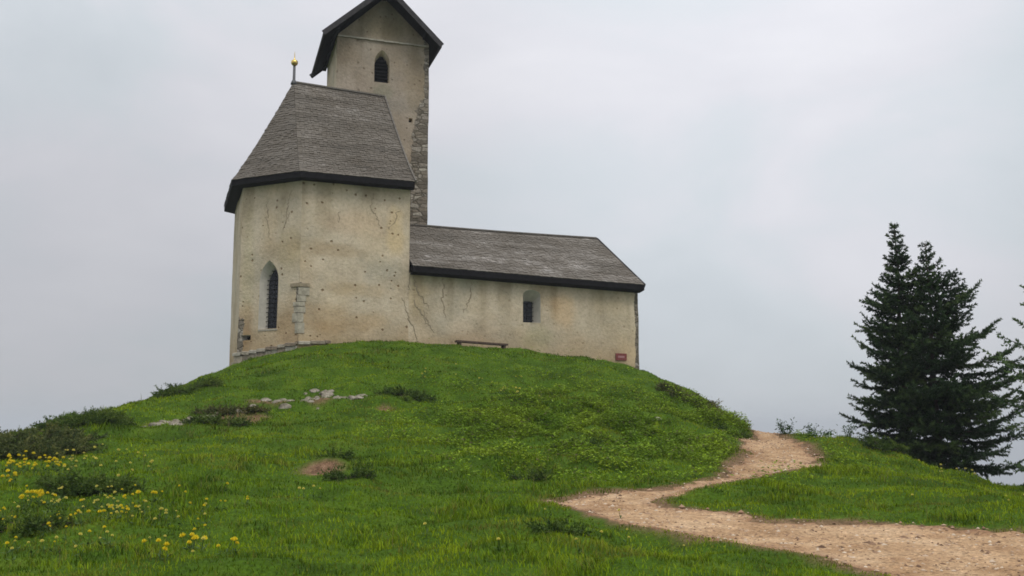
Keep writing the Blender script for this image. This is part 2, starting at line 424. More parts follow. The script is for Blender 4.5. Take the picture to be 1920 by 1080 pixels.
grass = link_mesh('grass', V, S, F, M_grass, smooth=True, attrs={'tint': ('FLOAT_COLOR', 'POINT', np.repeat(colr, 5, 0))})
tag(grass, 'short green meadow grass covering the mound', 'grass', kind='stuff')

# broad-leaved weeds on the right flank of the mound
def leaves_mesh(name, x, y, z, size, tint, mat, tilt=.9, parent=None, origin=(0, 0, 0)):
    n = len(x); r = np.random.default_rng(5)
    az = r.random(n) * 6.283; el = (r.random(n) - .25) * tilt
    d = np.stack([np.cos(az) * np.cos(el), np.sin(az) * np.cos(el), np.sin(el)], -1)
    s = np.stack([-np.sin(az), np.cos(az), (r.random(n) - .5) * .8], -1)
    up = np.cross(d, s); P = np.stack([x, y, z], -1); L = size[:, None]
    V = np.stack([P, P + L * (.45 * d + .28 * s + .06 * up), P + L * (d - .12 * up), P + L * (.45 * d - .28 * s + .06 * up)], 1).reshape(-1, 3)
    o4 = np.arange(n)[:, None] * 4
    F = np.concatenate([o4 + np.array([0, 1, 2]), o4 + np.array([0, 2, 3])], 1).ravel()
    return link_mesh(name, V, np.full(2 * n, 3), F, mat, parent, origin, attrs={'tint': ('FLOAT_COLOR', 'POINT', np.repeat(tint, 4, 0))})
N0 = 260000
x = rng.uniform(-3.5, 8.2, N0); y = rng.uniform(18.2, 34, N0)
w = np.exp(-((x - 2.0) / 3.2) ** 2 - ((y - 24.6) / 4.2) ** 2) + .9 * np.exp(-((x - 5.9) / 1.2) ** 2 - ((y - 27.5) / 3.2) ** 2)
cl = noise(x * 2.1, y * 2.1, 83) * .55 + noise(x * .8, y * .8, 84) * .45
k = (rng.random(N0) < np.clip(w * 1.3, 0, 1) * sstep(.38, .62, cl)) & (poly_dist(x, y, PATH) > .12) & in_view(x, y, 1)
x, y, cl = x[k], y[k], cl[k]
top = .05 + .34 * sstep(.45, .85, cl) * np.clip(.4 + noise(x * 3, y * 3, 85), 0, 1.2)
f = rng.random(len(x)) ** .6
z = height(x, y) + f * top
tt = rng.random((len(x), 1)); hue = noise(x * 1.1, y * 1.1, 86)[:, None]
tint = np.array((.115, .215, .010)) * (1 - hue) + np.array((.25, .34, .018)) * hue
tint = tint * (.55 + .8 * tt)
tint[rng.random(len(x)) < .05] = (.13, .11, .05)
m = NT('weed_leaf'); M_leaf = m.surf(m.attr('tint', False), .6, .12, 0, None, .3)
wd = leaves_mesh('weeds', x, y, z, .045 + .055 * rng.random(len(x)), tint, M_leaf)
tag(wd, 'coarse leafy weeds growing on the right flank of the mound', 'weeds', kind='stuff')

# ------------------------------------------------------------------ needle plants
M_bark = plain('bark', (.07, .055, .042), .95, .1, 0, .4, 9)
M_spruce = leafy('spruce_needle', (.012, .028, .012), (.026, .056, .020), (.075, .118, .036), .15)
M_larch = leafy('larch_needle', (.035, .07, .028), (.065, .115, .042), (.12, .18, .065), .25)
M_junip = leafy('juniper_needle', (.026, .050, .016), (.062, .088, .024), (.14, .150, .045), .15)
M_jdark = leafy('juniper_needle_dark', (.026, .056, .010), (.056, .100, .014), (.115, .165, .025), .2)
M_heath = leafy('heath_leaf', (.036, .052, .016), (.075, .085, .026), (.145, .125, .05), .15)

def spray(P, D, L, r, n_per=9, nl=.085, nw=.016, spread=.85, shade=0.5):
    """needles along one twig: returns (k,3,3) triangles and shades"""
    k = max(3, int(L / .012 * n_per / 9))
    t = r.random(k)
    q = P + D * (L * t)[:, None]
    rnd = r.normal(size=(k, 3)); rnd -= (rnd @ D)[:, None] * D; rnd /= np.linalg.norm(rnd, axis=1)[:, None] + 1e-9
    d = D * (1 - spread * .5) + rnd * spread; d /= np.linalg.norm(d, axis=1)[:, None]
    ln = nl * (.6 + .7 * r.random(k)) * (1 - .35 * t)
    s = np.cross(d, r.normal(size=(k, 3))); s /= np.linalg.norm(s, axis=1)[:, None] + 1e-9
    T = np.stack([q - s * nw, q + s * nw, q + d * ln[:, None]], 1)
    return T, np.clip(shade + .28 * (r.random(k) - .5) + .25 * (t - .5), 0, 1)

def tri_obj(name, T, sh, mat, parent, origin):
    T = np.concatenate(T); sh = np.concatenate(sh)
    return link_mesh(name, T.reshape(-1, 3), np.full(len(T), 3), np.arange(len(T) * 3), mat, parent, origin,
                     attrs={'shade': ('FLOAT', 'POINT', np.repeat(sh, 3))})

def conifer(name, label, cat, base, H, radius, seed, mat, n_whorl=30, twig=.5, side=None, dens=1.0, start=.04, upturn=.55, group=None, lean=(0, 0), droop=.3, nl=.085, twstep=.085):
    r = np.random.default_rng(seed); base = np.array(base, float)
    root = empty(name, base, label, cat, group)
    tr = MB(); br = tr
    hs = np.linspace(-.4, H, 14)
    def axis_at(z): return base + np.array((lean[0] * z / H + .04 * math.sin(z * 1.7 + seed), lean[1] * z / H + .03 * math.cos(z * 1.3 + seed), z))
    tr.tube([axis_at(z) for z in hs], [max(.008, .135 * (1 - max(z, 0) / H) ** .8 * H / 8) for z in hs], 9)
    T, SH = [], []
    for i in range(n_whorl):
        z = H * (start + (1 - start) * (i + .5) / n_whorl) + .04 * r.normal()
        z = min(z, H - .05)
        nb = int(r.integers(5, 8)) if z < H * .85 else int(r.integers(3, 6))
        a0 = r.random() * 6.28
        for b in range(nb):
            a = a0 + b * 6.283 / nb + .35 * r.normal()
            L = radius(H - z) * (.72 + .42 * r.random())
            if side is not None:
                L *= 1 + side[1] * math.cos(a - side[0])
            L *= .82 + .36 * r.random() ** 2
            if r.random() < .16: L *= .5
            if L < .06: continue
            hd = np.array((math.cos(a), math.sin(a), 0))
            f = z / H
            el = -.30 * (1 - f) + .75 * f ** 2.2 + .12 * r.normal()
            P0 = axis_at(z); ns = max(4, int(L / .16))
            pts = []
            for k in range(ns + 1):
                t = k / ns
                pts.append(P0 + hd * L * t + np.array((0, 0, L * (el * t - droop * t * (1 - t) + upturn * .5 * t ** 3))))
            br.tube(pts, [max(.004, .012 * L * (1 - k / ns) + .004) for k in range(ns + 1)], 4, False)
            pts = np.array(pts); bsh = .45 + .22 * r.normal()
            m_ = max(3, int(L / twstep * dens))
            for k in range(m_):
                t = .06 + .94 * (k + r.random()) / m_
                q = t * ns; j = min(int(q), ns - 1)
                P = pts[j] + (pts[j + 1] - pts[j]) * (q - j)
                D = pts[j + 1] - pts[j]; D = D / np.linalg.norm(D)
                sd = np.cross(D, (0, 0, 1.)); sd /= np.linalg.norm(sd)
                sg = 1 if (k % 2) else -1
                d = D * .75 + sd * sg * (.75 + .2 * r.normal()) + np.array((0, 0, .22 * r.normal() - .10 + .35 * max(0, t - .6)))
                if t > .95: d = D + np.array((0, 0, .2))
                d = d / np.linalg.norm(d)
                tl = twig * min(1, .25 + L * .55) * (.5 + .6 * r.random()) * (1.05 - .35 * t)
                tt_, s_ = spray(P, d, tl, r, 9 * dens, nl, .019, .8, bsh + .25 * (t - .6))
                T.append(tt_); SH.append(s_)
    # leader
    tt_, s_ = spray(axis_at(H - .5), np.array((0, 0, 1.)), .55, r, 12, .06, .012, .7, .5); T.append(tt_); SH.append(s_)
    tr.build('trunk', M_bark, root, base, True)
    tri_obj('crown', T, SH, mat, root, base)
    return root

rad1 = lambda d: float(np.interp(d, [0, .3, .85, 1.7, 3.1, 4.3, 5.7, 7.5], [.05, .15, .30, .56, .92, 1.15, 1.22, 1.2]))
rad2 = lambda d: float(np.interp(d, [0, .3, .9, 1.5, 2.2, 2.8, 3.8, 5.5, 7], [.05, .13, .36, .78, 1.1, 1.32, 1.55, 1.62, 1.6]))
g1, g2, g3 = gz(10.38, 27), gz(10.9, 26.4), gz(11.3, 20.0)
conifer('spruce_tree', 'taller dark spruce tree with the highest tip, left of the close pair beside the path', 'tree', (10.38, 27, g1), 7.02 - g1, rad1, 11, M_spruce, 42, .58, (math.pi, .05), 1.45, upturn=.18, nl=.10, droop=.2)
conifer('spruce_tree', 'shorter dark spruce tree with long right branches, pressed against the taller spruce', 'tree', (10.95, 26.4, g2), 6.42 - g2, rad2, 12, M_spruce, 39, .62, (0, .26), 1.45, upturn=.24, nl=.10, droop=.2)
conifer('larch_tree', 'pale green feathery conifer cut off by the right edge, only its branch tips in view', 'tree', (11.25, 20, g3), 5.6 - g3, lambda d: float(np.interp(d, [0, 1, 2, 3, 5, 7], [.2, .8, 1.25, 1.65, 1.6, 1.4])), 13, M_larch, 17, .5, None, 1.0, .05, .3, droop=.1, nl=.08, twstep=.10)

def shrub(name, label, cat, cx, cy, rx, ry, hgt, nst, mat, seed, group=None, nl=.07, flat=.35, tl=.22):
    r = np.random.default_rng(seed); z0 = gz(cx, cy)
    base = np.array((cx, cy, z0)); root = empty(name, base, label, cat, group)
    T, SH = [], []; br = MB()
    for i in range(nst):
        a = r.random() * 6.283; q = math.sqrt(r.random()) * .75
        bx, by = cx + rx * q * math.cos(a) * .8, cy + ry * q * math.sin(a) * .8
        a2 = a + .7 * r.normal(); L = (.35 + .5 * r.random()) * min(rx, ry) + .1
        e = np.array((bx + math.cos(a2) * L * rx / max(rx, ry), by + math.sin(a2) * L * ry / max(rx, ry)))
        zb = gz(bx, by) - .03; top = hgt * (1 - .75 * q * q) * (.55 + .6 * r.random())
        ze = gz(e[0], e[1]) + top * (.75 + .4 * r.random())
        pts = []
        for k in range(6):
            t = k / 5
            pts.append(np.array((bx + (e[0] - bx) * t, by + (e[1] - by) * t, zb + (ze - zb) * (1 - (1 - t) ** 1.8))))
        br.tube(pts, [.012 - .0017 * k for k in range(6)], 4, False)
        bsh = .45 + .2 * r.normal()
        for k in range(max(6, int(L / .035))):
            t = .2 + .8 * r.random(); j = min(int(t * 5), 4)
            P = pts[j] + (pts[j + 1] - pts[j]) * (t * 5 - j)
            D = pts[j + 1] - pts[j]; D /= np.linalg.norm(D)
            d = D * .7 + r.normal(size=3) * np.array((.6, .6, flat)) + np.array((0, 0, .12)); d /= np.linalg.norm(d)
            a_, b_ = spray(P, d, tl * (.5 + .7 * r.random()), r, 8, nl, .012, .75, bsh + .3 * (t - .5) + .25 * (top / hgt - .6))
            T.append(a_); SH.append(b_)
    fo_ = tri_obj('foliage', T, SH, mat, root, base)
    br.build('stem', M_bark, root, base, True)
    return root
shrub('juniper_shrub', 'large spreading brownish juniper shrub at the left edge below the skyline', 'shrub', -9.75, 20.3, 1.45, 1.0, .34, 140, M_junip, 21)
shrub('juniper_shrub', 'green juniper bump on the skyline just behind the large brownish juniper', 'shrub', -9.75, 23.5, 1.0, .7, .22, 60, M_jdark, 22)
shrub('juniper_shrub', 'low flat dark shrub among yellow flowers at the lower left', 'shrub', -6.65, 16.2, .85, .45, .17, 64, M_jdark, 23)
shrub('juniper_shrub', 'small flat dark shrub patch in the bottom left corner of the meadow', 'shrub', -6.0, 12.7, .5, .3, .10, 24, M_jdark, 24)
shrub('juniper_shrub', 'dark shrub on the left skyline between the juniper and the chapel', 'shrub', -9.0, 28.3, .7, .6, .16, 40, M_jdark, 25)
shrub('heath_shrub', 'low brownish heath mat among pale rocks left of centre', 'shrub', -7.05, 25.7, 1.1, .4, .08, 60, M_heath, 26)
shrub('juniper_shrub', 'dark green mat just below the heath and pale rocks', 'shrub', -6.9, 24.1, .8, .35, .12, 50, M_jdark, 27)
shrub('juniper_shrub', 'dark low shrub right of the central rocks on the slope', 'shrub', -2.85, 27.3, .85, .35, .12, 44, M_jdark, 28)
shrub('juniper_shrub', 'dark weedy clump in the middle of the right flank', 'shrub', 1.45, 22.0, .5, .25, .10, 20, M_jdark, 29)
shrub('juniper_shrub', 'small dark clump left of the path hairpin', 'shrub', .3, 18.3, .3, .18, .11, 18, M_jdark, 30)
shrub('heath_shrub', 'brown heath clump on the right skyline above the path bend', 'shrub', 6.2, 30.2, .7, .8, .08, 30, M_heath, 31)
shrub('heath_shrub', 'rust tinged heath clump high on the right shoulder of the mound', 'shrub', 5.2, 30.8, .8, .5, .09, 36, M_heath, 32)
shrub('juniper_shrub', 'dark green clump at the foot of the mound where the path bends', 'shrub', 5.6, 26.8, .45, .5, .10, 24, M_jdark, 33)
shrub('juniper_shrub', 'low dark tuft in the grass below the path hairpin', 'shrub', .62, 12.9, .36, .2, .05, 12, M_jdark, 34)
shrub('juniper_shrub', 'dark tuft overhanging the bare soil scar', 'shrub', -3.25, 18.85, .3, .12, .10, 20, M_jdark, 35)
shrub('juniper_shrub', 'dark tuft just below right of the bare soil scar', 'shrub', -2.75, 17.5, .36, .15, .08, 18, M_jdark, 36)
shrub('juniper_shrub', 'low dark shrub at the foot of the spruce pair', 'shrub', 9.1, 25.2, .5, .35, .24, 30, M_jdark, 37)

# small leafy plants on the crest beside the path
M_stem = plain('plant_stem', (.05, .09, .02), .7)
def leafy_plant(label, x, y, h, ns, seed, sp=.22, cat='plant', name='young_plant', grp=None):
    r = np.random.default_rng(seed); z0 = gz(x, y); base = np.array((x, y, z0))
    root = empty(name, base, label, cat, grp)
    st = MB(); LX = []
    for i in range(ns):
        a = r.random() * 6.28; e = base + np.array((sp * math.cos(a), sp * math.sin(a), h * (.6 + .5 * r.random())))
        b = base + np.array((.3 * sp * math.cos(a), .3 * sp * math.sin(a), -.04))
        st.tube([b, .5 * (b + e) + (0, 0, .06 * h), e], [.007, .005, .003], 5, False)
        for k in range(int(34 * h / .5)):
            t = .2 + .8 * r.random(); LX.append(b + (e - b) * t + r.normal(size=3) * .045)
    LX = np.array(LX); tint = np.array((.035, .08, .02)) * (.5 + r.random((len(LX), 1)))
    leaves_mesh('foliage', LX[:, 0], LX[:, 1], LX[:, 2], .05 + .05 * r.random(len(LX)), tint, M_leaf, 1.6, root, base)
    st.build('stem', M_stem, root, base, True)
leafy_plant('bushy young plant on the crest at the top end of the path', 7.42, 27.7, .32, 9, 1)
leafy_plant('tall thin young plant on the crest between path and spruces', 7.92, 27.1, .38, 5, 2, .16)
leafy_plant('low broad young plant on the crest right of the thin one', 8.05, 26.7, .28, 8, 3, .26)
leafy_plant('small dark plant on the crest nearest the spruce pair', 8.5, 26.0, .28, 6, 4, .2)

# ------------------------------------------------------------------ rocks
m = NT('limestone'); v = m.coord()
c = m.ramp(m.noise(v, 5, 6, .65), [(.28, (.07, .07, .045)), (.45, (.19, .165, .125)), (.6, (.32, .285, .225)), (.8, (.45, .41, .34))])
M_rock = m.surf(c, .92, .12, 0, m.bump(m.noise(v, 14, 6), .8, .04))
def rock(label, x, y, sx, sy, sz, seed, group):
    import bmesh
    bm = bmesh.new(); bmesh.ops.create_icosphere(bm, subdivisions=3, radius=1)
    r = np.random.default_rng(seed)
    co = np.array([v.co for v in bm.verts])
    for _ in range(9):                                   # chop flat facets
        d = r.normal(size=3); d /= np.linalg.norm(d); q = .55 + .3 * r.random()
        ov = np.maximum(co @ d - q, 0); co -= ov[:, None] * d
    co *= (1 + .22 * (noise3(co[:, 0] * 2.5, co[:, 1] * 2.5, co[:, 2] * 2.5, seed) - .5))[:, None]
    co *= (sx, sy, sz)
    a = r.random() * .8 - .4
    co = np.c_[co[:, 0] * math.cos(a) - co[:, 1] * math.sin(a), co[:, 0] * math.sin(a) + co[:, 1] * math.cos(a), co[:, 2]]
    fs = [[v.index for v in f.verts] for f in bm.faces]; bm.free()
    o = link_mesh('rock', co, [len(f) for f in fs], [i for f in fs for i in f], M_rock)
    o.location = (x, y, gz(x, y) - sz * .30)
    tag(o, label, 'rock', group)
GL, GC = 'pale rocks of the left outcrop', 'pale rocks of the central outcrop'
LL = 'pale limestone rock half sunk in the heath, left outcrop on the slope'
LC = 'pale limestone rock of the upper central outcrop below the chapel'
for i, (x, y, a, b, c) in enumerate([(-8.28, 24.04, .38, .2, .07), (-8.04, 24.5, .3, .2, .11), (-7.81, 24.95, .34, .2, .12), (-7.45, 25.3, .3, .2, .1),
                                      (-7.38, 24.6, .16, .12, .07), (-7.0, 25.75, .3, .2, .08), (-6.75, 26.2, .22, .15, .1), (-7.65, 24.4, .14, .1, .06),
                                      (-8.55, 23.85, .22, .14, .05), (-7.1, 25.0, .15, .1, .08), (-7.6, 25.05, .12, .08, .1), (-7.2, 25.45, .2, .1, .12), (-6.85, 25.6, .16, .1, .12), (-6.6, 25.9, .14, .1, .12), (-7.9, 24.7, .12, .1, .1), (-8.15, 24.25, .18, .1, .07), (-7.55, 24.95, .1, .08, .08)]):
    rock(LL, x, y, a * .75, b * .75, c * .9, 300 + i, GL)
for i, (x, y, a, b, c) in enumerate([(-6.45, 26.75, .22, .16, .09), (-6.19, 26.6, .16, .12, .08), (-5.79, 26.68, .2, .14, .06), (-5.3, 27.3, .2, .16, .13), (-5.02, 27.55, .18, .14, .13),
                                      (-4.7, 27.4, .16, .12, .08), (-5.15, 26.9, .12, .1, .12), (-5.05, 26.5, .1, .08, .06)]):
    rock(LC, x, y, a * .75, b * .75, c * .9, 330 + i, GC)
rr = np.random.default_rng(77)
band = np.array([(-8.6, 23.8), (-8.0, 24.5), (-7.35, 25.3), (-6.4, 26.6), (-5.6, 26.85), (-5.05, 27.4), (-4.2, 27.1)])
for i in range(58):
    t = rr.random() * 5.99; j = int(t); p = band[j] + (band[j + 1] - band[j]) * (t - j) + rr.normal(size=2) * (.24, .22)
    a = .045 + .10 * rr.random() ** 1.6
    rock(LL if p[0] < -6.6 else LC, p[0], p[1], a * 1.5, a, a * .75 + .02, 400 + i, GL if p[0] < -6.6 else GC)
rock('single flat white rock beside the dark shrub right of the central outcrop', -4.05, 27.0, .3, .16, .08, 350, None)
rock('grey rock showing through weeds on the right flank', 3.75, 26.7, .2, .16, .13, 351, None)

# ------------------------------------------------------------------ flowers
m = NT('yellow_petal'); M_yel = m.surf(m.mix((.80, .60, .010), (.84, .72, .05), m.noise(m.coord(), 20, 2)), .5, .2, 0, None, .25)
m = NT('pale_petal'); M_pal = m.surf(m.mix((.72, .62, .09), (.76, .70, .22), m.noise(m.coord(), 20, 2)), .5, .2, 0, None, .25)
def blossom_mesh(name, mat):
    b = MB()
    for ring, (np_, rr, up, h0) in enumerate(((7, 1.0, .35, 0), (6, .72, .75, .12), (4, .4, .95, .2))):
        for k in range(np_):
            a = 2 * math.pi * (k + .5 * ring) / np_; d = np.array((math.cos(a), math.sin(a), 0)); s = np.array((-d[1], d[0], 0)); z = np.array((0, 0, 1.))
            P = [z * (h0 - .3), d * rr * .6 + s * .42 * rr + z * (h0 - .1), d * rr + s * .3 * rr + z * (h0 + up * .6), d * rr * .85 + z * (h0 + up), d * rr - s * .3 * rr + z * (h0 + up * .6), d * rr * .6 - s * .42 * rr + z * (h0 - .1)]
            b.add(P, [(0, 1, 2, 3), (0, 3, 4, 5)])
    o = b.build(name, mat, smooth=True, attr=False); return o
def stem_mesh():
    b = MB(); b.tube([(0, 0, -.22), (.012, .004, -.1), (0, 0, -.006)], [.004, .0035, .003], 5, False)
    for a in (.4, 2.6, 4.5):
        d = np.array((math.cos(a), math.sin(a), .5)); s = np.array((-math.sin(a), math.cos(a), 0)) * .012
        p = np.array((0.006, 0, -.16)); b.add([p, p + d * .04 + s, p + d * .085, p + d * .04 - s], [(0, 1, 2, 3)])
    return b.build('stem', M_stem, attr=False)
protos = []
for mat in (M_yel, M_pal):
    bl = blossom_mesh('blossom', mat); st = stem_mesh(); protos.append((bl, st))
FIRST = {0: True, 1: True}
def flower(x, y, size, hgt, kind, label, group, r):
    z = gz(x, y)
    root = empty('yellow_flower' if kind == 0 else 'pale_flower', (x, y, z), label, 'flower', group)
    root.rotation_euler = (.25 * r.normal(), .25 * r.normal(), r.random() * 6.28)
    for part, s in zip(protos[kind], (size, 1.0)):
        c = part.copy(); col.objects.link(c); c.parent = root
        c.name = part.name.split('.')[0]
        c.location = (0, 0, hgt); c.scale = (s, s, s) if part is protos[kind][0] else (1, 1, hgt / .2)
CL = [ # cx, cy, rx, ry, n, size, kind, label, group
 (-8.45, 17.9, .75, 1.0, 46, .034, 0, 'yellow globe flower in the dense patch under the large juniper at the left edge', 'yellow flowers of the dense left patch'),
 (-7.9, 19.2, .6, .5, 16, .030, 1, 'pale yellow flower at the lower rim of the large left juniper', 'pale flowers under the large juniper'),
 (-6.75, 14.6, .28, .30, 12, .042, 0, 'bright yellow flower in the tight bunch just below the low dark shrub', 'yellow flowers bunched below the low shrub'),
 (-6.3, 14.7, 1.0, 1.0, 34, .026, 1, 'pale yellow flower spread around the bunch below the low dark shrub', 'pale flowers around the bunch'),
 (-7.9, 15.9, .5, .45, 9, .032, 0, 'yellow flower at the left frame edge beside the low dark shrub', 'yellow flowers beside the low shrub'),
 (-5.35, 15.0, .22, .2, 5, .036, 0, 'orange yellow flower in the small bunch right of the low dark shrub', 'orange yellow flowers right of the low shrub'),
 (-4.75, 13.6, .9, .8, 22, .024, 1, 'pale small flower sprinkled over the grass between low shrub and soil scar', 'pale flowers sprinkled on the lower left grass'),
 (-5.55, 13.2, .8, .5, 14, .028, 0, 'yellow flower loosely scattered below the pale sprinkle at lower left', 'yellow flowers loosely scattered at lower left'),
 (-3.66, 12.0, .12, .16, 6, .036, 0, 'large yellow flower in the cluster near the bottom, left of centre', 'large yellow flowers in the bottom cluster'),
 (-3.2, 11.7, .16, .22, 4, .033, 0, 'yellow flower just right of the bottom cluster of large flowers', 'yellow flowers right of the bottom cluster'),
 (-3.75, 10.95, .22, .12, 4, .036, 0, 'yellow flower at the very bottom edge below the flower cluster', 'yellow flowers at the bottom edge'),
 (-3.3, 16.1, .35, .25, 4, .026, 1, 'pale flower in the open grass below the soil scar', 'pale flowers below the soil scar'),
 (-1.2, 29.2, 1.9, 1.2, 14, .030, 1, 'small pale flower on the upper slope under the chapel bench', 'pale flowers on the upper slope'),
 (.2, 28.0, .6, .6, 8, .034, 1, 'pale flower head in the small group at mid slope above the weeds', 'pale flowers above the weeds'),
 (.6, 13.2, 2.2, 1.8, 9, .022, 1, 'tiny pale flower lost in the lawn below the path hairpin', 'tiny pale flowers in the lower lawn'),
 (7.2, 16.2, 1.6, 1.6, 7, .022, 1, 'tiny pale flower in the grass inside the path bend at right', 'tiny pale flowers inside the path bend'),
 (-7.3, 18.0, 1.3, 1.3, 22, .026, 1, 'pale flower scattered between the large juniper and the low dark shrub', 'pale flowers between juniper and low shrub'),
 (-6.0, 14.0, 2.4, 2.5, 78, .024, 0, 'yellow flower dotted singly over the lower left meadow', 'yellow flowers dotted over the lower left meadow'),
 (-8.3, 16.6, .6, .6, 22, .030, 0, 'small yellow flower at the left frame edge above the low dark shrub', 'yellow flowers above the low shrub'),
 (-4.6, 11.6, 1.2, .7, 14, .024, 1, 'pale flower along the bottom edge left of the large yellow cluster', 'pale flowers along the bottom edge'),
 (9.3, 22.6, .9, .7, 9, .030, 1, 'pale flower along the grassy edge under the spruces', 'pale flowers under the spruces'),
]
rf = np.random.default_rng(44)
for cx, cy, rx, ry, nf, sz, kd, lb, gp in CL:
    for i in range(nf):
        a = rf.random() * 6.283; q = math.sqrt(rf.random())
        x, y = cx + rx * q * math.cos(a), cy + ry * q * math.sin(a)
        flower(x, y, sz * .88 * (.65 + .6 * rf.random()), .11 + .10 * rf.random(), kd, lb, gp, rf)
for p in protos:
    for o in p: bpy.data.objects.remove(o)
# ------------------------------------------------------------------ chapel
ORG = np.array((float(fr(10, 37.5)[0]), float(fr(10, 37.5)[1]), 4.1))
chapel = empty('chapel', ORG, 'old stone chapel with weathered shingle roofs and square bell tower on the mound', 'chapel')

m = NT('plaster'); v = m.coord()
c = m.ramp(m.noise(v, .9, 6, .6), [(.28, (.46, .38, .268)), (.5, (.535, .450, .325)), (.72, (.60, .515, .385))])
c = m.mix(c, (.40, .36, .275), m.ramp(m.noise(v, .55, 3), [(.5, 0.0), (.68, .7)]))
c = m.mix(c, m.ramp(m.noise(v, 9, 5, .65), [(.25, .74), (.5, 1.0), (.75, 1.12)]), .9, 'MULTIPLY')
c = m.mix(c, m.attr('tint', False), 1.0, 'MULTIPLY')
vo_ = m.n('TexVoronoi', {'Vector': v, 'Scale': 3.6, 'Randomness': 1.0})
sep = m.n('SeparateColor', {'Color': vo_.outputs['Color']})
pit = m.math('MULTIPLY', m.ramp(m.math('ADD', vo_.outputs['Distance'], m.math('MULTIPLY', m.noise(v, 9, 3), .24)), [(.24, 1.0), (.30, 0.0)]),
             m.math('MULTIPLY', m.math('GREATER_THAN', m.math('ADD', sep.outputs[0], m.math('MULTIPLY', m.math('SUBTRACT', m.noise(v, .6, 2), .5), .9)), .42), m.attr('pits')))
c = m.mix(c, m.mix(c, (.46, .40, .33), 1.0, 'MULTIPLY'), pit)
# exposed rubble masonry
vs = m.n('Mapping', {'Vector': m.coord(), 'Scale': (2.6, 2.6, 6.5)}).outputs[0]
vs2 = m.n('VectorMath', {0: vs, 1: m.n('VectorMath', {0: m.noise(v, 3, 3, .5, True), 1: (.6, .6, .6)}, operation='MULTIPLY').outputs[0]}, operation='ADD').outputs[0]
st = m.n('TexVoronoi', {'Vector': vs2, 'Scale': 1.0, 'Randomness': .85})
se = m.n('TexVoronoi', {'Vector': vs2, 'Scale': 1.0, 'Randomness': .85}, feature='DISTANCE_TO_EDGE')
sc = m.ramp(m.n('SeparateColor', {'Color': st.outputs['Color']}).outputs[1], [(0, (.14, .12, .095)), (.35, (.23, .195, .15)), (.7, (.30, .265, .22)), (1, (.40, .365, .30))])
sc = m.mix(sc, m.ramp(m.noise(v, 12, 5), [(.3, .65), (.7, 1.2)]), 1.0, 'MULTIPLY')
jn = m.ramp(se.outputs['Distance'], [(.02, 1.0), (.10, 0.0)])
sc = m.mix(sc, (.115, .10, .075), jn)
sf = m.ramp(m.math('ADD', m.attr('stone'), m.math('MULTIPLY', m.math('SUBTRACT', m.noise(v, 2.6, 5), .5), .9)), [(.46, 0.0), (.54, 1.0)])
c = m.mix(c, sc, sf)
b1 = m.bump(m.noise(v, 10, 6, .6), .55, .05)
b2 = m.bump(m.math('SUBTRACT', 1.0, pit), .7, .03, b1)
b3 = m.bump(m.math('MULTIPLY', m.math('SUBTRACT', 1.0, jn), sf), .6, .05, b2)
M_plas = m.surf(c, .95, .08, 0, b3)

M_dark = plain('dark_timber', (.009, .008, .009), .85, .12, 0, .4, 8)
M_barge = plain('weathered_board', (.052, .048, .050), .85, .12, 0, .35, 7)
M_glass = plain('dark_glass', (.010, .012, .018), .25, .35, 0, .2, 3)
M_iron = plain('iron', (.020, .020, .022), .6, .3, .3)
M_whitew = plain('whitewashed_reveal', (.46, .43, .37), .9, .1, 0, .15, 5)
M_stone = plain('hewn_stone', (.36, .33, .27), .92, .1, 0, .3, 5)
M_gold = plain('gilded_metal', (.62, .45, .14), .32, .5, 1.0, .1, 5)
M_lead = plain('lead_cap', (.10, .10, .105), .6, .3)
M_crack = plain('crack_mortar', (.29, .24, .165), .95, .05, 0, .3, 9)

def wob(p):
    """wobble of old hand-laid plaster at a world point"""
    p = np.asarray(p, float)
    return .05 * (noise3(p[..., 0] * .9, p[..., 1] * .9, p[..., 2] * .9, 5) - .5) + .022 * (noise3(p[..., 0] * 2.6, p[..., 1] * 2.6, p[..., 2] * 2.6, 6) - .5)

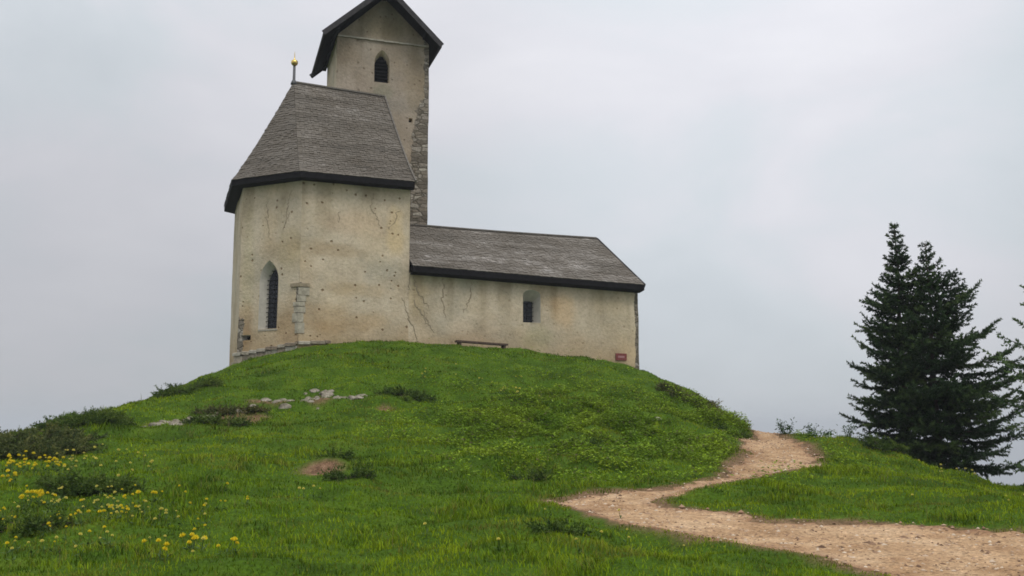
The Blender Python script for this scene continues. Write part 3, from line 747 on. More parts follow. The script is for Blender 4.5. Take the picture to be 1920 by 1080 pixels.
class Wall:
    def __init__(s): s.v = []; s.f = []; s.m = []; s.tint = []; s.stone = []; s.pits = []
    def face(s, P0, ang, outline, holes=(), step=.16, tintf=None, stonef=None, pits=1.0):
        """outline/holes in (s, z); holes: (outer, inner, depth, s-shift, split material)"""
        u = np.array((math.cos(ang), math.sin(ang)))
        nrm = np.array((math.sin(ang), -math.cos(ang)))           # outward
        def W3(q, inset=0.0, wobble=True):
            q = np.asarray(q, float); xy = np.asarray(P0) + q[:, :1] * u - inset * nrm
            p = np.c_[xy, q[:, 1]]
            if wobble: p[:, :2] += wob(p)[:, None] * nrm
            return p
        def dens(pl):
            out = []
            for i in range(len(pl)):
                a, b = np.array(pl[i]), np.array(pl[(i + 1) % len(pl)])
                k = max(1, int(round(np.linalg.norm(b - a) / step)))
                out += [tuple(a + (b - a) * j / k) for j in range(k)]
            return out
        ol = dens(outline); loops = [ol] + [list(h[0]) for h in holes]
        pts = []; edges = []
        for lp in loops:
            b = len(pts); pts += lp; edges += [(b + i, b + (i + 1) % len(lp)) for i in range(len(lp))]
        lo = np.min(ol, 0); hi = np.max(ol, 0)
        xx, yy = np.meshgrid(np.arange(lo[0] + step * .5, hi[0], step), np.arange(lo[1] + step * .5, hi[1], step))
        xx, yy = xx.ravel(), yy.ravel()
        k = poly_dist(xx, yy, ol) < -.05
        for h in holes: k &= poly_dist(xx, yy, h[0]) > .03
        pts += list(zip(xx[k], yy[k]))
        vo, eo, fo, *_ = delaunay_2d_cdt([Vector(p) for p in pts], edges, [], 0, 1e-6)
        vo = np.array([tuple(p) for p in vo]); fo = np.array([f for f in fo if len(f) == 3])
        ce = vo[fo].mean(1); k = poly_dist(ce[:, 0], ce[:, 1], ol) < 0
        for h in holes: k &= poly_dist(ce[:, 0], ce[:, 1], h[0]) > 0
        fo = fo[k]
        # orient outward
        p3 = W3(vo)
        t = p3[fo[0]]; nn = np.cross(t[1] - t[0], t[2] - t[0])
        if nn[0] * nrm[0] + nn[1] * nrm[1] < 0: fo = fo[:, ::-1]
        b = len(s.v); s.v += list(map(tuple, p3)); s.f += [tuple(q + b) for q in fo]; s.m += [0] * len(fo)
        s.tint += list((tintf(vo, p3) if tintf else np.ones((len(vo), 3))))
        s.stone += list((stonef(vo, p3) if stonef else np.zeros(len(vo))))
        s.pits += [pits] * len(vo)
        back = []
        for outer, inner, depth in holes:
            a = W3(outer); c = W3(inner, depth, False); k = len(outer); b = len(s.v)
            s.v += list(map(tuple, a)) + list(map(tuple, c))
            s.f += [(b + i, b + (i + 1) % k, b + k + (i + 1) % k, b + k + i) for i in range(k)]; s.m += [1] * k
            s.tint += [(1, 1, 1)] * (2 * k); s.stone += [0] * (2 * k); s.pits += [0] * (2 * k)
            back.append((c, u, nrm))
        return back
    def build(s, name, reveal):
        return link_mesh(name, s.v, [len(f) for f in s.f], [i for f in s.f for i in f], [M_plas, reveal], chapel, ORG, s.m, False,
                         {'tint': ('FLOAT_COLOR', 'POINT', np.array(s.tint)), 'stone': ('FLOAT', 'POINT', s.stone), 'pits': ('FLOAT', 'POINT', s.pits)})

def arch(sc_, w, z0, z1, pointed=True, rise=None, n=7):
    """window outline, counter-clockwise from lower left"""
    h = w / 2; pts = [(sc_ - h, z0), (sc_ + h, z0)]
    r = rise or w * .8; zs = z1 - r
    if pointed:
        # two arcs meeting at the crown
        Rr = (h * h + r * r) / (2 * h); a1 = math.asin(min(1, r / Rr))
        right = [(sc_ + h - Rr + Rr * math.cos(a1 * i / n), zs + Rr * math.sin(a1 * i / n)) for i in range(n + 1)]
        left = [(2 * sc_ - x, z) for x, z in right[::-1]][1:]
    else:
        right = [(sc_ + h * math.cos(math.pi * i / (2 * n)), zs + r * math.sin(math.pi * i / (2 * n))) for i in range(n + 1)]
        left = [(2 * sc_ - x, z) for x, z in right[::-1]][1:]
    return pts + right + left
def rect(s0, s1, z0, z1): return [(s0, z0), (s1, z0), (s1, z1), (s0, z1)]

def blob(q, s, z, rs, rz, seed=0):
    return sstep(1.25, .55, np.hypot((q[:, 0] - s) / rs, (q[:, 1] - z) / rz) + .8 * (fbm(q[:, 0] * 2.2, q[:, 1] * 2.2, 200 + seed) - .5))
def lay(t, k, c):
    return t * (1 - k[:, None]) + t * np.array(c) * k[:, None]
def weather_and_foot_shade(q, p3, top, bottom, seed, extra=()):
    t = np.ones((len(q), 3))
    dr = sstep(.52, .75, noise(q[:, 0] * 3.2, q[:, 1] * .35, seed)) * sstep(top - 2.4, top - .1, q[:, 1])
    t = lay(t, dr * .75, (.66, .64, .58))
    t = lay(t, sstep(top - .45, top, q[:, 1]) * .5, (.78, .82, .74))
    base = sstep(bottom + 1.5, bottom + .2, q[:, 1] + .9 * (fbm(q[:, 0] * 1.2, q[:, 1] * 1.2, seed + 1) - .5))
    t = lay(t, base * .8, (.82, .73, .62))
    t = lay(t, sstep(.56, .72, fbm(q[:, 0] * .55, q[:, 1] * .9, seed + 5)) * .55, (.82, .77, .70))
    t = lay(t, sstep(bottom + .55, bottom + .1, q[:, 1] + .4 * noise(q[:, 0] * 2, q[:, 1] * 2, seed + 7)) * .5, (.70, .70, .58))  # contact shading along the wall foot, painted into the tint
    lg = sstep(.55, .8, fbm(q[:, 0] * .8, q[:, 1] * .8, seed + 2))
    t = lay(t, lg * .5, (1.12, 1.08, 1.0))
    for i, (s, z, rs, rz, c, k) in enumerate(extra):
        t = lay(t, blob(q, s, z, rs, rz, i) * k, c)
    return t

# --- chancel walls
ZB = 2.9
CW = Wall()
LEN_S = 9.9 - 6.06
zt = 10.02
ext = [(1.2, 7.6, 1.0, .25, (.74, .68, .6), .7), (3.3, 8.4, .35, .9, (1.12, 1.0, .74), .6), (2.1, 6.3, 1.3, .25, (.82, .74, .62), .6), (.9, 5.3, .9, .6, (.82, .72, .6), .5),
       (2.4, 5.2, .9, .35, (.86, .76, .62), .5), (1.8, 8.6, 1.2, .5, (1.04, .96, .92), .6)]
CW.face(PA, TH, rect(0, LEN_S, ZB, zt), (), .15, lambda q, p: weather_and_foot_shade(q, p, zt, 4.4, 211, ext),
        lambda q, p: .9 * sstep(.22, .05, q[:, 0]) * sstep(6.6, 6.3, q[:, 1]) * sstep(4.3, 5.2, q[:, 1]))
# left face, drawn from B to A so that the outward side is in front
LB = 2.6
wa = arch(LB - 1.31, .80, 4.92, 7.30, True, .72); wi = arch(LB - 1.27, .56, 4.95, 7.02, True, .52)
hole_o = rect(LB - 2.46, LB - 2.02, 4.56, 4.74); hole_i = rect(LB - 2.42, LB - 2.06, 4.59, 4.72)
angL = R(154 - 180)
extL = [(LB - .3, 5.0, .7, .7, (.78, .68, .58), .6), (.3, 5.0, .35, .9, (.8, .68, .58), .6), (1.2, 8.4, .4, .8, (1.06, 1.0, .9), .5), (LB - .4, 7.6, .7, .7, (.84, .82, .70), .6), (.35, 7, .3, 2.2, (.9, .92, .8), .5)]
bk_apse = CW.face(PB, angL, rect(0, LB, ZB, zt), [(wa, wi, .30), (hole_o, hole_i, .3)], .13, lambda q, p: weather_and_foot_shade(q, p, zt, 4.2, 231, extL),
                  lambda q, p: np.maximum(.9 * sstep(LB - .22, LB - .05, q[:, 0]) * sstep(6.6, 6.3, q[:, 1]) * sstep(4.3, 5.2, q[:, 1]), .75 * sstep(.5, .1, q[:, 0]) * sstep(6.0, 5.0, q[:, 1])))
CW.face(PD, R(109 - 180), rect(0, 4.2, 1.2, zt), (), .2, lambda q, p: weather_and_foot_shade(q, p, zt, 4.0, 251))
dE = PE - PD; CW.face(PE, math.atan2(-dE[1], -dE[0]), rect(0, float(np.linalg.norm(dE)), ZB, zt), (), .3)
CW.face(PF, TH + math.pi, rect(0, 3.7, ZB, zt), (), .3)
gab = PF - PC; gl = float(np.linalg.norm(gab))
CW.face(PC, math.atan2(gab[1], gab[0]), [(0, 6.0), (gl, 6.0), (gl, zt), (gl / 2 - .4, 14.2), (0, zt)], (), .3)
CW.build('chancel_wall', M_whitew)

# --- nave walls
NW = Wall(); ztn = 7.0; LN = 19.07 - 9.9
nwa = arch(14.61 - 9.9, .70, 5.40, 6.62, False, .20); nwi = arch(14.60 - 9.9, .42, 5.42, 6.24, False, .04)
exn = [(5.95, 5.9, .55, .7, (1.10, .92, .72), .6), (4.95, 4.8, .6, .5, (.90, .96, .86), .7), (1.6, 6.8, 1.6, .22, (.84, .9, .82), .6), (.3, 6.2, .4, .9, (1.05, 1.0, .85), .5), (2.2, 4.6, 1.2, .3, (.9, .82, .72), .5), (8.3, 5.6, .8, 1.2, (.86, .84, .78), .6)]
bk_nave = NW.face(PC, TH, rect(0, LN, ZB, ztn), [(nwa, nwi, .42)], .14, lambda q, p: weather_and_foot_shade(q, p, ztn, 4.0, 271, exn),
                  lambda q, p: .8 * sstep(LN - .3, LN - .04, q[:, 0]), .35)
gl2 = 40.9 - C0
NW.face(NE, TH + math.pi / 2, [(0, 2.4), (gl2, 2.4), (gl2, ztn - .1), (gl2 / 2, 9.1), (0, ztn - .1)], (), .25)
NW.face(NF, TH + math.pi, rect(0, LN, ZB, ztn), (), .4)
NW.build('nave_wall', M_whitew)

# --- tower
TT = R(16.5); UT = np.array((math.cos(TT), math.sin(TT))); NTW = np.array((-math.sin(TT), math.cos(TT))); CT = 39.38
def ft(s, n): return UT * s + NTW * n
TWl, TWr = 4.34, 8.10
TWd = 3.55
tz0, tzc, tzp = 3.5, 17.2, 18.98
TWm = 6.21
TW = Wall(); wT = TWr - TWl
def tz_at(s): return tzp - abs(s + TWl - TWm) * (tzp - 17.20) / 1.9
twa = arch(6.165 - TWl, .62, 15.40, 16.78, True, .55); twi = arch(6.165 - TWl, .56, 15.42, 16.60, True, .48)
tho = rect(7.29 - TWl, 7.45 - TWl, 13.84, 14.02); thi = rect(7.31 - TWl, 7.43 - TWl, 13.86, 14.0)
ext_t = [(1.85, 15.0, .45, .35, (.78, .86, .80), .8), (.25, 16.2, .35, 1.2, (.84, .84, .80), .6), (3.3, 15.6, .5, 1.6, (.84, .82, .72), .6), (1.9, 18.0, 1.2, .7, (.86, .90, .80), .5)]
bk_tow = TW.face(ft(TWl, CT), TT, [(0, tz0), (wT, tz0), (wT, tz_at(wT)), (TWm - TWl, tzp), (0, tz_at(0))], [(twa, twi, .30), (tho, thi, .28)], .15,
                 lambda q, p: lay(weather_and_foot_shade(q, p, 17.3, 10, 291, ext_t), np.full(len(q), .95), (.62, .61, .65)),
                 lambda q, p: np.clip(sstep(wT - .75, wT - .1, q[:, 0] + .07 * (14.5 - q[:, 1])) * sstep(15.2, 13.2, q[:, 1]) + .55 * sstep(wT - .3, wT - .02, q[:, 0]) + .30, 0, 1), .6)
def side_t(P, a): TW.face(P, a, rect(0, TWd, tz0, 17.18), (), .25, lambda q, p: weather_and_foot_shade(q, p, 17.2, 10, 311), None, .3)
side_t(ft(TWl, CT + TWd), TT - math.pi / 2)
side_t(ft(TWr, CT), TT + math.pi / 2)
TW.face(ft(TWr, CT + TWd), TT + math.pi, [(0, tz0), (wT, tz0), (wT, 17.18), (wT / 2, tzp), (0, 17.18)], (), .3)
TW.build('tower_wall', M_plas)
cb = MB()
def tbox(mb, s0, s1, n0, n1, z0, z1, val=.5):
    c = [(*ft(s0, n0), z0), (*ft(s1, n0), z0), (*ft(s1, n1), z0), (*ft(s0, n1), z0)]
    mb.quadbox(c + [(a, b, z1) for a, b, _ in c], val)
for i in range(6):
    a = TWl + .02 + (wT - .04) * i / 6; b = TWl + .02 + (wT - .04) * (i + 1) / 6
    dz = -.012 * i + .012 * random.random()
    tbox(cb, a, b - .012, CT - .07 - .015 * random.random(), CT + .05, 17.14 + dz, 17.20 + dz)
cb.build('cornice', M_stone, chapel, ORG)

# --- windows: pane with iron bars, as parts
def window(name, back, bars_h, bars_v, inset=.10, louver=False, label=None):
    c, u, nrm = back
    pm = MB(); pp = c.copy(); pp[:, :2] -= .004 * nrm
    ctr = pp.mean(0); pm.add(list(pp) + [ctr], [(i, (i + 1) % len(pp), len(pp)) for i in range(len(pp))])
    o = pm.build(name, M_glass if not louver else M_dark, chapel, ORG)
    bar = MB(); q = c - ORG * 0
    sproj = (c[:, :2] @ u); s0, s1 = sproj.min(), sproj.max(); z0, z1 = c[:, 2].min(), c[:, 2].max()
    off = c[0, :2] - u * (c[0, :2] @ u) + nrm * inset
    def halfw(z):   # opening extents at height z
        ss = []
        for i in range(len(c)):
            a, b = c[i], c[(i + 1) % len(c)]
            if (a[2] - z) * (b[2] - z) < 0:
                t = (z - a[2]) / (b[2] - a[2]); ss.append(a[:2] @ u + t * (b[:2] - a[:2]) @ u)
        return (min(ss), max(ss)) if len(ss) > 1 else None
    for i in range(bars_h):
        z = z0 + (z1 - z0) * (i + .6) / bars_h
        hw = halfw(z)
        if not hw: continue
        e = .03
        a = off + u * (hw[0] - e); b = off + u * (hw[1] + e)
        if louver:
            mid = (a + b) / 2; bar.obox((*mid, z), (*(u * (hw[1] - hw[0]) / 2), 0), (*(nrm * .07), -.05), (0, 0, .012))
        else:
            bar.tube([(*a, z), (*b, z)], [.013, .013], 6)
    for i in range(bars_v):
        sv = s0 + (s1 - s0) * (i + 1) / (bars_v + 1)
        zz = [z for z in np.linspace(z0, z1, 60) if (halfw(z) and halfw(z)[0] < sv < halfw(z)[1])]
        if zz:
            a = off + u * sv - nrm * .028; bar.tube([(*a, z0 + .01), (*a, max(zz))], [.012, .012], 6)
    bar.build('louver' if louver else 'iron_bars', M_dark if louver else M_iron, o, ORG)
    if label: o['label'] = label
    return o
window('window', bk_apse[0], 13, 1, .06, label='tall narrow pointed window with iron bars in the apse')
window('window', bk_nave[0], 5, 1, .06, label='small square nave window in a splayed niche')
window('window', bk_tow[0], 8, 0, .06, True, label='pointed belfry opening with dark louvers')
for b in (bk_apse[1], bk_tow[1]):
    pm = MB(); pm.add(list(b[0]), [tuple(range(len(b[0])))]); pm.build('putlog_hole', M_dark, chapel, ORG)
# window sills
def sill(back_face_u, P0, ang, s0, s1, z, name='sill'):
    u = np.array((math.cos(ang), math.sin(ang))); n_ = np.array((math.sin(ang), -math.cos(ang)))
    b = MB(); c = np.asarray(P0) + u * (s0 + s1) / 2 + n_ * .0
    b.obox((*c, z), (*(u * (s1 - s0) / 2), 0), (*(n_ * .035), -.006), (0, 0, .025)); b.build(name, M_stone, chapel, ORG)
sill(None, PB, angL, LB - 1.69, LB - .88, 4.885)

# --- masonry details: corner stones at A, plinth ledge, cracks
uL = np.array((math.cos(angL), math.sin(angL))); nL = np.array((math.sin(angL), -math.cos(angL)))
nS = np.array((math.sin(TH), -math.cos(TH)))
def corner_stone(z0, z1, l1, l2, pr, mat, name):
    # wraps the obtuse corner A: l1 along the left face, l2 along the side wall
    k = pr + .028
    bis = (nL + nS); bis = bis / (bis @ nS)
    o = [PA - uL * l1 + nL * k, PA + bis * k, PA + U * l2 + nS * k, PA + U * l2 - nS * .1, PA - bis * .1, PA - uL * l1 - nL * .1]
    b = MB(); n = 6
    b.add([(*p, z0) for p in o] + [(*p, z1) for p in o], [(5, 4, 1, 0), (4, 3, 2, 1), (6, 7, 10, 11), (7, 8, 9, 10)] + [(i, (i + 1) % n, n + (i + 1) % n, n + i) for i in range(n)])
    return b.build(name, mat, chapel, ORG)
M_quo = plain('grey_quoin', (.37, .335, .26), .95, .08, 0, .4, 7)
corner_stone(6.30, 6.42, .34, .34, .03, M_crack, 'quoin_cap')
for z0, z1, a, b, p in ((6.02, 6.285, .02, .34, .008), (5.80, 6.005, .06, .24, .004), (5.64, 5.78, .22, .20, .012), (5.42, 5.62, .18, .22, .006), (5.1, 5.40, .24, .16, .010), (4.72, 5.08, .12, .2, .005)):
    corner_stone(z0, z1, a, b, p, M_quo, 'quoin_stone')
pl = MB()
rp = np.random.default_rng(8)
def ledge(P0, u, n_, s0, s1, zl0, zl1, out, step, h):
    s = s0
    while s < s1 - .02:
        e = min(s1, s + step * (.7 + .7 * rp.random())); t = ((s + e) / 2 - s0) / (s1 - s0)
        z = zl0 + (zl1 - zl0) * t + .03 * (rp.random() - .5)
        c = np.asarray(P0) + u * (s + e) / 2 + n_ * (out / 2 + .01 + .02 * rp.random())
        pl.obox((*c, z - h / 2), (*(u * (e - s - .012) / 2), .02 * (rp.random() - .5)), (*(n_ * (out / 2 + .02)), -.015), (0, 0, h / 2), rp.random())
        s = e
ledge(PB, uL, nL, -.1, LB + .03, 4.10, 4.44, .10, .38, .10)
ledge(PB, uL, nL, -.06, LB, 3.99, 4.32, .05, .3, .2)
ledge(PB, uL, nL, -.12, LB, 3.78, 4.08, .12, .5, .26)
ledge(PA, U, nS, 0, 1.1, 4.44, 4.50, .09, .38, .09)
m = NT('plinth_stone'); v = m.coord()
c = m.mix(m.ramp(m.attr('shade'), [(0, (.24, .19, .14)), (.5, (.36, .32, .25)), (1, (.46, .43, .36))]), m.ramp(m.noise(v, 8, 5), [(.3, .6), (.7, 1.25)]), 1.0, 'MULTIPLY')
M_pl = m.surf(c, .95, .08, 0, m.bump(m.noise(v, 20, 5), .7, .03))
pl.build('plinth', M_pl, chapel, ORG)

def ribbon(P0, u, n_, pts, w, seed):
    r = np.random.default_rng(seed); out = []
    P = [np.array(p, float) for p in pts]; q = []
    for a, b in zip(P[:-1], P[1:]):
        k = max(2, int(np.linalg.norm(b - a) / .07))
        q += [a + (b - a) * i / k + .035 * r.normal(size=2) * (i > 0) for i in range(k)]
    q.append(P[-1]); nq = len(q); vs = []; fs = []
    for i, p in enumerate(q):
        d = q[min(i + 1, nq - 1)] - q[max(i - 1, 0)]; d = d / (np.linalg.norm(d) + 1e-9); pe = np.array((-d[1], d[0]))
        ww = .8 * w * (.4 + .9 * r.random()) * (.35 + .65 * math.sin(math.pi * min(.92, max(.08, i / (nq - 1)))))
        for sg in (-1, 0, 1):
            s, z = p + pe * ww * sg
            xy = np.asarray(P0) + u * s; w3 = wob(np.array((*xy, z)))
            xy = xy + n_ * (w3 + (.014 if sg == 0 else .007)); vs.append((*xy, z))
    for i in range(nq - 1):
        for k in (0, 1): fs.append((3 * i + k, 3 * i + k + 1, 3 * i + 3 + k + 1, 3 * i + 3 + k))
    return vs, fs
for i, (pts, w) in enumerate([
    ([(.15, 6.85), (.35, 6.3), (.75, 5.75)], .035), ([(-.25, 6.1), (-.02, 5.5), (.22, 4.95), (.4, 4.55)], .03), ([(.2, 6.05), (.45, 5.6), (.75, 5.15)], .035),
    ([(1.25, 6.85), (1.27, 6.0), (1.38, 5.45)], .03), ([(2.32, 6.8), (2.28, 6.1), (2.05, 5.65)], .026), ([(.02, 6.95), (-.02, 6.4)], .02), ([(.55, 5.7), (.62, 5.4), (.95, 4.9)], .03)]):
    ck = MB(); ck.add(*ribbon(PC, U, nS, pts, w, 500 + i)); ck.build('crack', M_crack, chapel, ORG)
for i, (pts, w) in enumerate([([(2.5, 9.75), (2.42, 9.2), (2.75, 8.6)], .018), ([(1.35, 9.0), (1.28, 8.6)], .014), ([(3.5, 9.2), (3.1, 8.5)], .016)]):
    ck = MB(); ck.add(*ribbon(PA, U, nS, pts, w, 520 + i)); ck.build('crack', M_crack, chapel, ORG)
for i, (pts, w) in enumerate([([(LB - .45, 9.7), (LB - .62, 9.0), (LB - .55, 8.6)], .018), ([(1.05, 9.4), (1.15, 8.7), (1.3, 8.0)], .014), ([(LB - .5, 8.9), (LB - .75, 8.3)], .016)]):
    ck = MB(); ck.add(*ribbon(PB, uL, nL, pts, w, 530 + i)); ck.build('crack', M_crack, chapel, ORG)

# --- roofs
m = NT('wood_shingle'); v = m.coord()
c = m.ramp(m.attr('shade'), [(0, (.080, .069, .055)), (.35, (.120, .104, .084)), (.65, (.160, .141, .118)), (.88, (.225, .205, .18)), (1, (.31, .285, .26))])
c = m.mix(c, m.ramp(m.noise(v, 1.1, 4), [(.3, (.85, .82, .78)), (.7, (1.12, 1.13, 1.15))]), 1.0, 'MULTIPLY')
gv = m.n('Mapping', {'Vector': m.coord(), 'Scale': (9, 9, 1.5)}).outputs[0]
c = m.mix(c, m.ramp(m.noise(gv, 5, 4), [(.3, .8), (.7, 1.16)]), 1.0, 'MULTIPLY')
M_shing = m.surf(c, .8, .22, 0, m.bump(m.noise(gv, 6, 4), .3, .01))
M_edge = plain('grey_shingle_edge', (.15, .135, .115), .9, .1, 0, .3, 9)
def facet(mb, E0, E1, R0, R1, rows, w, flare=1.0, seed=0, base=.45, streak=.3, sag=0.0):
    E0, E1, R0, R1 = (np.asarray(q, float) for q in (E0, E1, R0, R1)); r = np.random.default_rng(seed)
    def P(a, t):
        e = E0 + (E1 - E0) * a; g = R0 + (R1 - R0) * a
        p = e + (g - e) * t; p[2] = e[2] + (g[2] - e[2]) * t ** flare - sag * math.sin(math.pi * a) * t
        p[2] += .035 * (noise3(p[0] * .9, p[1] * .9, p[2] * .9, 44) - .5) * (1 if 0 < t < 1 else 0)
        return p
    N = np.cross(E1 - E0, (R0 + R1) / 2 - E0); N /= np.linalg.norm(N)
    if N[2] < 0: N = -N
    # boarding under the shingles
    na, ntt = 8, 10
    vs = [P(a / na, t / ntt) for t in range(ntt + 1) for a in range(na + 1)]
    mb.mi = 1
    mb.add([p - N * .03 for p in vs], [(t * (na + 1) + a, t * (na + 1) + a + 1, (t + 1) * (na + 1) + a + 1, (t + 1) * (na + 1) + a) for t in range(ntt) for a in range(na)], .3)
    mb.mi = 0
    for i in range(rows):
        t0 = i / rows; t1 = min(1.0, (i + 1.9) / rows)
        wd = np.linalg.norm(P(1, t0) - P(0, t0)); k = max(1, int(wd / w)); cuts = np.linspace(0, 1, k + 1)
        cuts[1:-1] += (r.random(k - 1) - .5) * .55 / k
        rowsh = base + .30 * (r.random() - .5)
        for j in range(k):
            gap = min(.004 / max(wd, .2), .1 / k); a0, a1 = cuts[j] + gap, cuts[j + 1] - gap
            if j == 0: a0 = 0
            if j == k - 1: a1 = 1
            tt = t0 + ((r.random() - .5) * .5 / rows if i > 0 else 0)
            lift = .022 + .016 * r.random()
            am = (a0 + a1) / 2; pm = P(am, t0)
            sh = rowsh + streak * (noise3(pm[0] * .8, pm[1] * .8, pm[2] * 3.2, 90 + seed) - .5) * 1.6 + .20 * (r.random() - .5)
            if r.random() < .03: sh += .2
            A, B, C_, D = P(a0, tt) + N * lift, P(a1, tt) + N * (lift + .006 * r.normal()), P(a1, t1) + N * .006, P(a0, t1) + N * .006
            mb.add([A, B, C_, D, A - N * .024, B - N * .024], [(0, 1, 2, 3), (4, 5, 1, 0), (4, 0, 3), (5, 2, 1)], float(np.clip(sh, 0, 1)))

def off_poly(pts, d):
    out = []
    for i in range(len(pts)):
        p0, p1, p2 = np.array(pts[i - 1]), np.array(pts[i]), np.array(pts[(i + 1) % len(pts)])
        e1 = (p1 - p0) / np.linalg.norm(p1 - p0); e2 = (p2 - p1) / np.linalg.norm(p2 - p1)
        n1 = np.array((e1[1], -e1[0])); n2 = np.array((e2[1], -e2[0])); b = n1 + n2
        out.append(p1 + b / (b @ n1) * d)
    return out
ZE = 10.20
ring = off_poly([PE, PD, PB, PA, PC + U * .04, PF + U * .04], .40)
rE, rD, rB, rA = ring[:4]
rC = fr(9.95, C0 - .40); rF = fr(9.95, 42.0)
apx = (*fr(6.22, 37.55), 14.56); rend = (*fr(9.74, 37.55), 14.44)
e3 = lambda p, z=ZE: (p[0], p[1], z)
rm = MB()
facet(rm, e3(rA), e3(rC), apx, rend, 40, .13, 1.10, 1, .42, .32)
facet(rm, e3(rB), e3(rA), apx, apx, 40, .13, 1.10, 2, .34, .2)
facet(rm, e3(rD), e3(rB), apx, apx, 34, .15, 1.10, 3, .38, .2)
facet(rm, e3(rE), e3(rD), apx, apx, 20, .25, 1.10, 4, .4, .2)
facet(rm, e3(rF), e3(rE), rend, apx, 20, .25, 1.10, 5, .4, .2)
croof = rm.build('chancel_roof', [M_shing, M_dark], chapel, ORG)
# fascia + soffit around the apse
fm = MB(); wl = [PE, PD, PB, PA, PC + U * .12, PF + U * .12]; rg = [rE, rD, rB, rA, rC, rF]
for i in range(3):
    a, b, c, d = rg[i], rg[i + 1], wl[i + 1], wl[i]
    fm.add([e3(a, ZE + .005), e3(b, ZE + .005), e3(b, ZE - .20), e3(a, ZE - .20)], [(0, 1, 2, 3)])
    fm.add([e3(a, ZE - .20), e3(b, ZE - .20), e3(c, ZE - .22), e3(d, ZE - .22)], [(0, 1, 2, 3)])
a, b, c, d = rA, rC, PC + U * .12, PA
fm.add([e3(a, ZE + .005), e3(b, ZE + .005), e3(b, ZE - .20), e3(a, ZE - .20), e3(d, ZE - .22), e3(c, ZE - .22)], [(0, 1, 2, 3), (3, 2, 5, 4), (1, 5, 2)])
fm.build('fascia', M_dark, croof, ORG)
# verge board on the gable end and rolled ridge
vb = MB()
def bar3(mb, a, b, w, h, val=.5):
    a, b = np.array(a, float), np.array(b, float); d = b - a; L = np.linalg.norm(d); d /= L
    s = np.cross(d, (0, 0, 1.)); s /= np.linalg.norm(s); t = np.cross(s, d)
    mb.obox((a + b) / 2, d * L / 2, s * w, t * h, val)
for (E_, R_) in ((rC, rend), (rF, rend)):
    prev = None
    for k in range(7):
        t = k / 6; p = np.array(e3(E_)) + (np.array(R_) - np.array(e3(E_))) * t; p[2] = ZE + (R_[2] - ZE) * t ** 1.10
        p[:2] += U * .03
        if prev is not None: bar3(vb, prev, p, .03, .07)
        prev = p
vb.build('verge_board', M_edge, croof, ORG)
rd = MB(); bar3(rd, np.array(apx) + (0, 0, .03), np.array(rend) + (0, 0, .03), .07, .03); rd.build('ridge_cap', M_edge, croof, ORG)

nE0, nE1 = (*fr(9.93, C0 - .37), 7.19), (*fr(19.16, C0 - .37), 6.99)
nR0, nR1 = (*fr(9.93, 37.55), 9.40), (*fr(19.0, 37.55), 9.42)
nB0, nB1 = (*fr(9.93, 41.3), 7.15), (*fr(19.16, 41.3), 6.99)
rn = MB()
facet(rn, nE0, nE1, nR0, nR1, 27, .14, 1.0, 6, .52, .42, .03)
facet(rn, nB1, nB0, nR1, nR0, 16, .3, 1.0, 7, .5, .3, .03)
nroof = rn.build('nave_roof', [M_shing, M_dark], chapel, ORG)
fm = MB(); w0, w1 = fr(9.93, C0 - .0), fr(19.14, C0 - .0)
fm.add([np.array(nE0) + (0, 0, .0), np.array(nE1), np.array(nE1) - (0, 0, .2), np.array(nE0) - (0, 0, .2), (*w0, 6.93), (*w1, 6.72)], [(0, 1, 2, 3), (3, 2, 5, 4), (1, 5, 2), (0, 3, 4)])
b0, b1 = fr(19.2, C0 - .02), fr(19.2, 37.55)
fm.build('fascia', M_dark, nroof, ORG)
vb = MB(); bar3(vb, np.array(nE1) + (*(U * .02), -.03), np.array(nR1) + (*(U * .02), -.02), .025, .075); bar3(vb, np.array(nB1) + (*(U * .02), -.03), np.array(nR1) + (*(U * .02), -.02), .025, .075)
vb.build('verge_board', M_barge, nroof, ORG)
rd = MB()
for k in range(8):
    q = lambda t: np.array(nR0) + (np.array(nR1) - np.array(nR0)) * t + (0, 0, .035 - .03 * math.sin(math.pi * t))
    bar3(rd, q(k / 8), q((k + 1) / 8 - .003), .08, .028)
rd.build('ridge_cap', M_edge, nroof, ORG)

# tower roof
zE, zP = 16.98, 19.15
f0, f1 = CT - .80, CT + TWd + .85
tr = MB()
sl, sr = 3.74, 8.44
facet(tr, (*ft(sl, f1), zE), (*ft(sl, f0), zE), (*ft(TWm, f1), zP), (*ft(TWm, f0), zP), 22, .16, 1.0, 8, .4, .2)
facet(tr, (*ft(sr, f0), zE), (*ft(sr, f1), zE), (*ft(TWm, f0), zP), (*ft(TWm, f1), zP), 22, .16, 1.0, 9, .4, .2)
troof = tr.build('tower_roof', [M_shing, M_dark], chapel, ORG)
so = MB()
for s_ in (sl, sr):          # boarded underside
    for k in range(12):
        a, b = k / 12, (k + .97) / 12
        p = lambda t, n_: np.array((*ft(s_ + (TWm - s_) * t, n_), zE + (zP - zE) * t - .07))
        so.quadbox([p(a, f0), p(b, f0), p(b, f1), p(a, f1)] + [q + (0, 0, .03) for q in (p(a, f0), p(b, f0), p(b, f1), p(a, f1))], .3)
so.build('soffit_boards', M_dark, troof, ORG)
bg = MB()
for s_ in (sl, sr):
    for n_ in (f0 - .02, f1 + .02):
        bar3(bg, (*ft(s_ - .03 * (1 if s_ < TWm else -1), n_), zE - .07), (*ft(TWm, n_), zP - .04), .025, .10)
    bar3(bg, (*ft(s_, f0), zE - .06), (*ft(s_, f1), zE - .06), .025, .07)
bg.build('barge_board', M_barge, troof, ORG)
pu = MB()
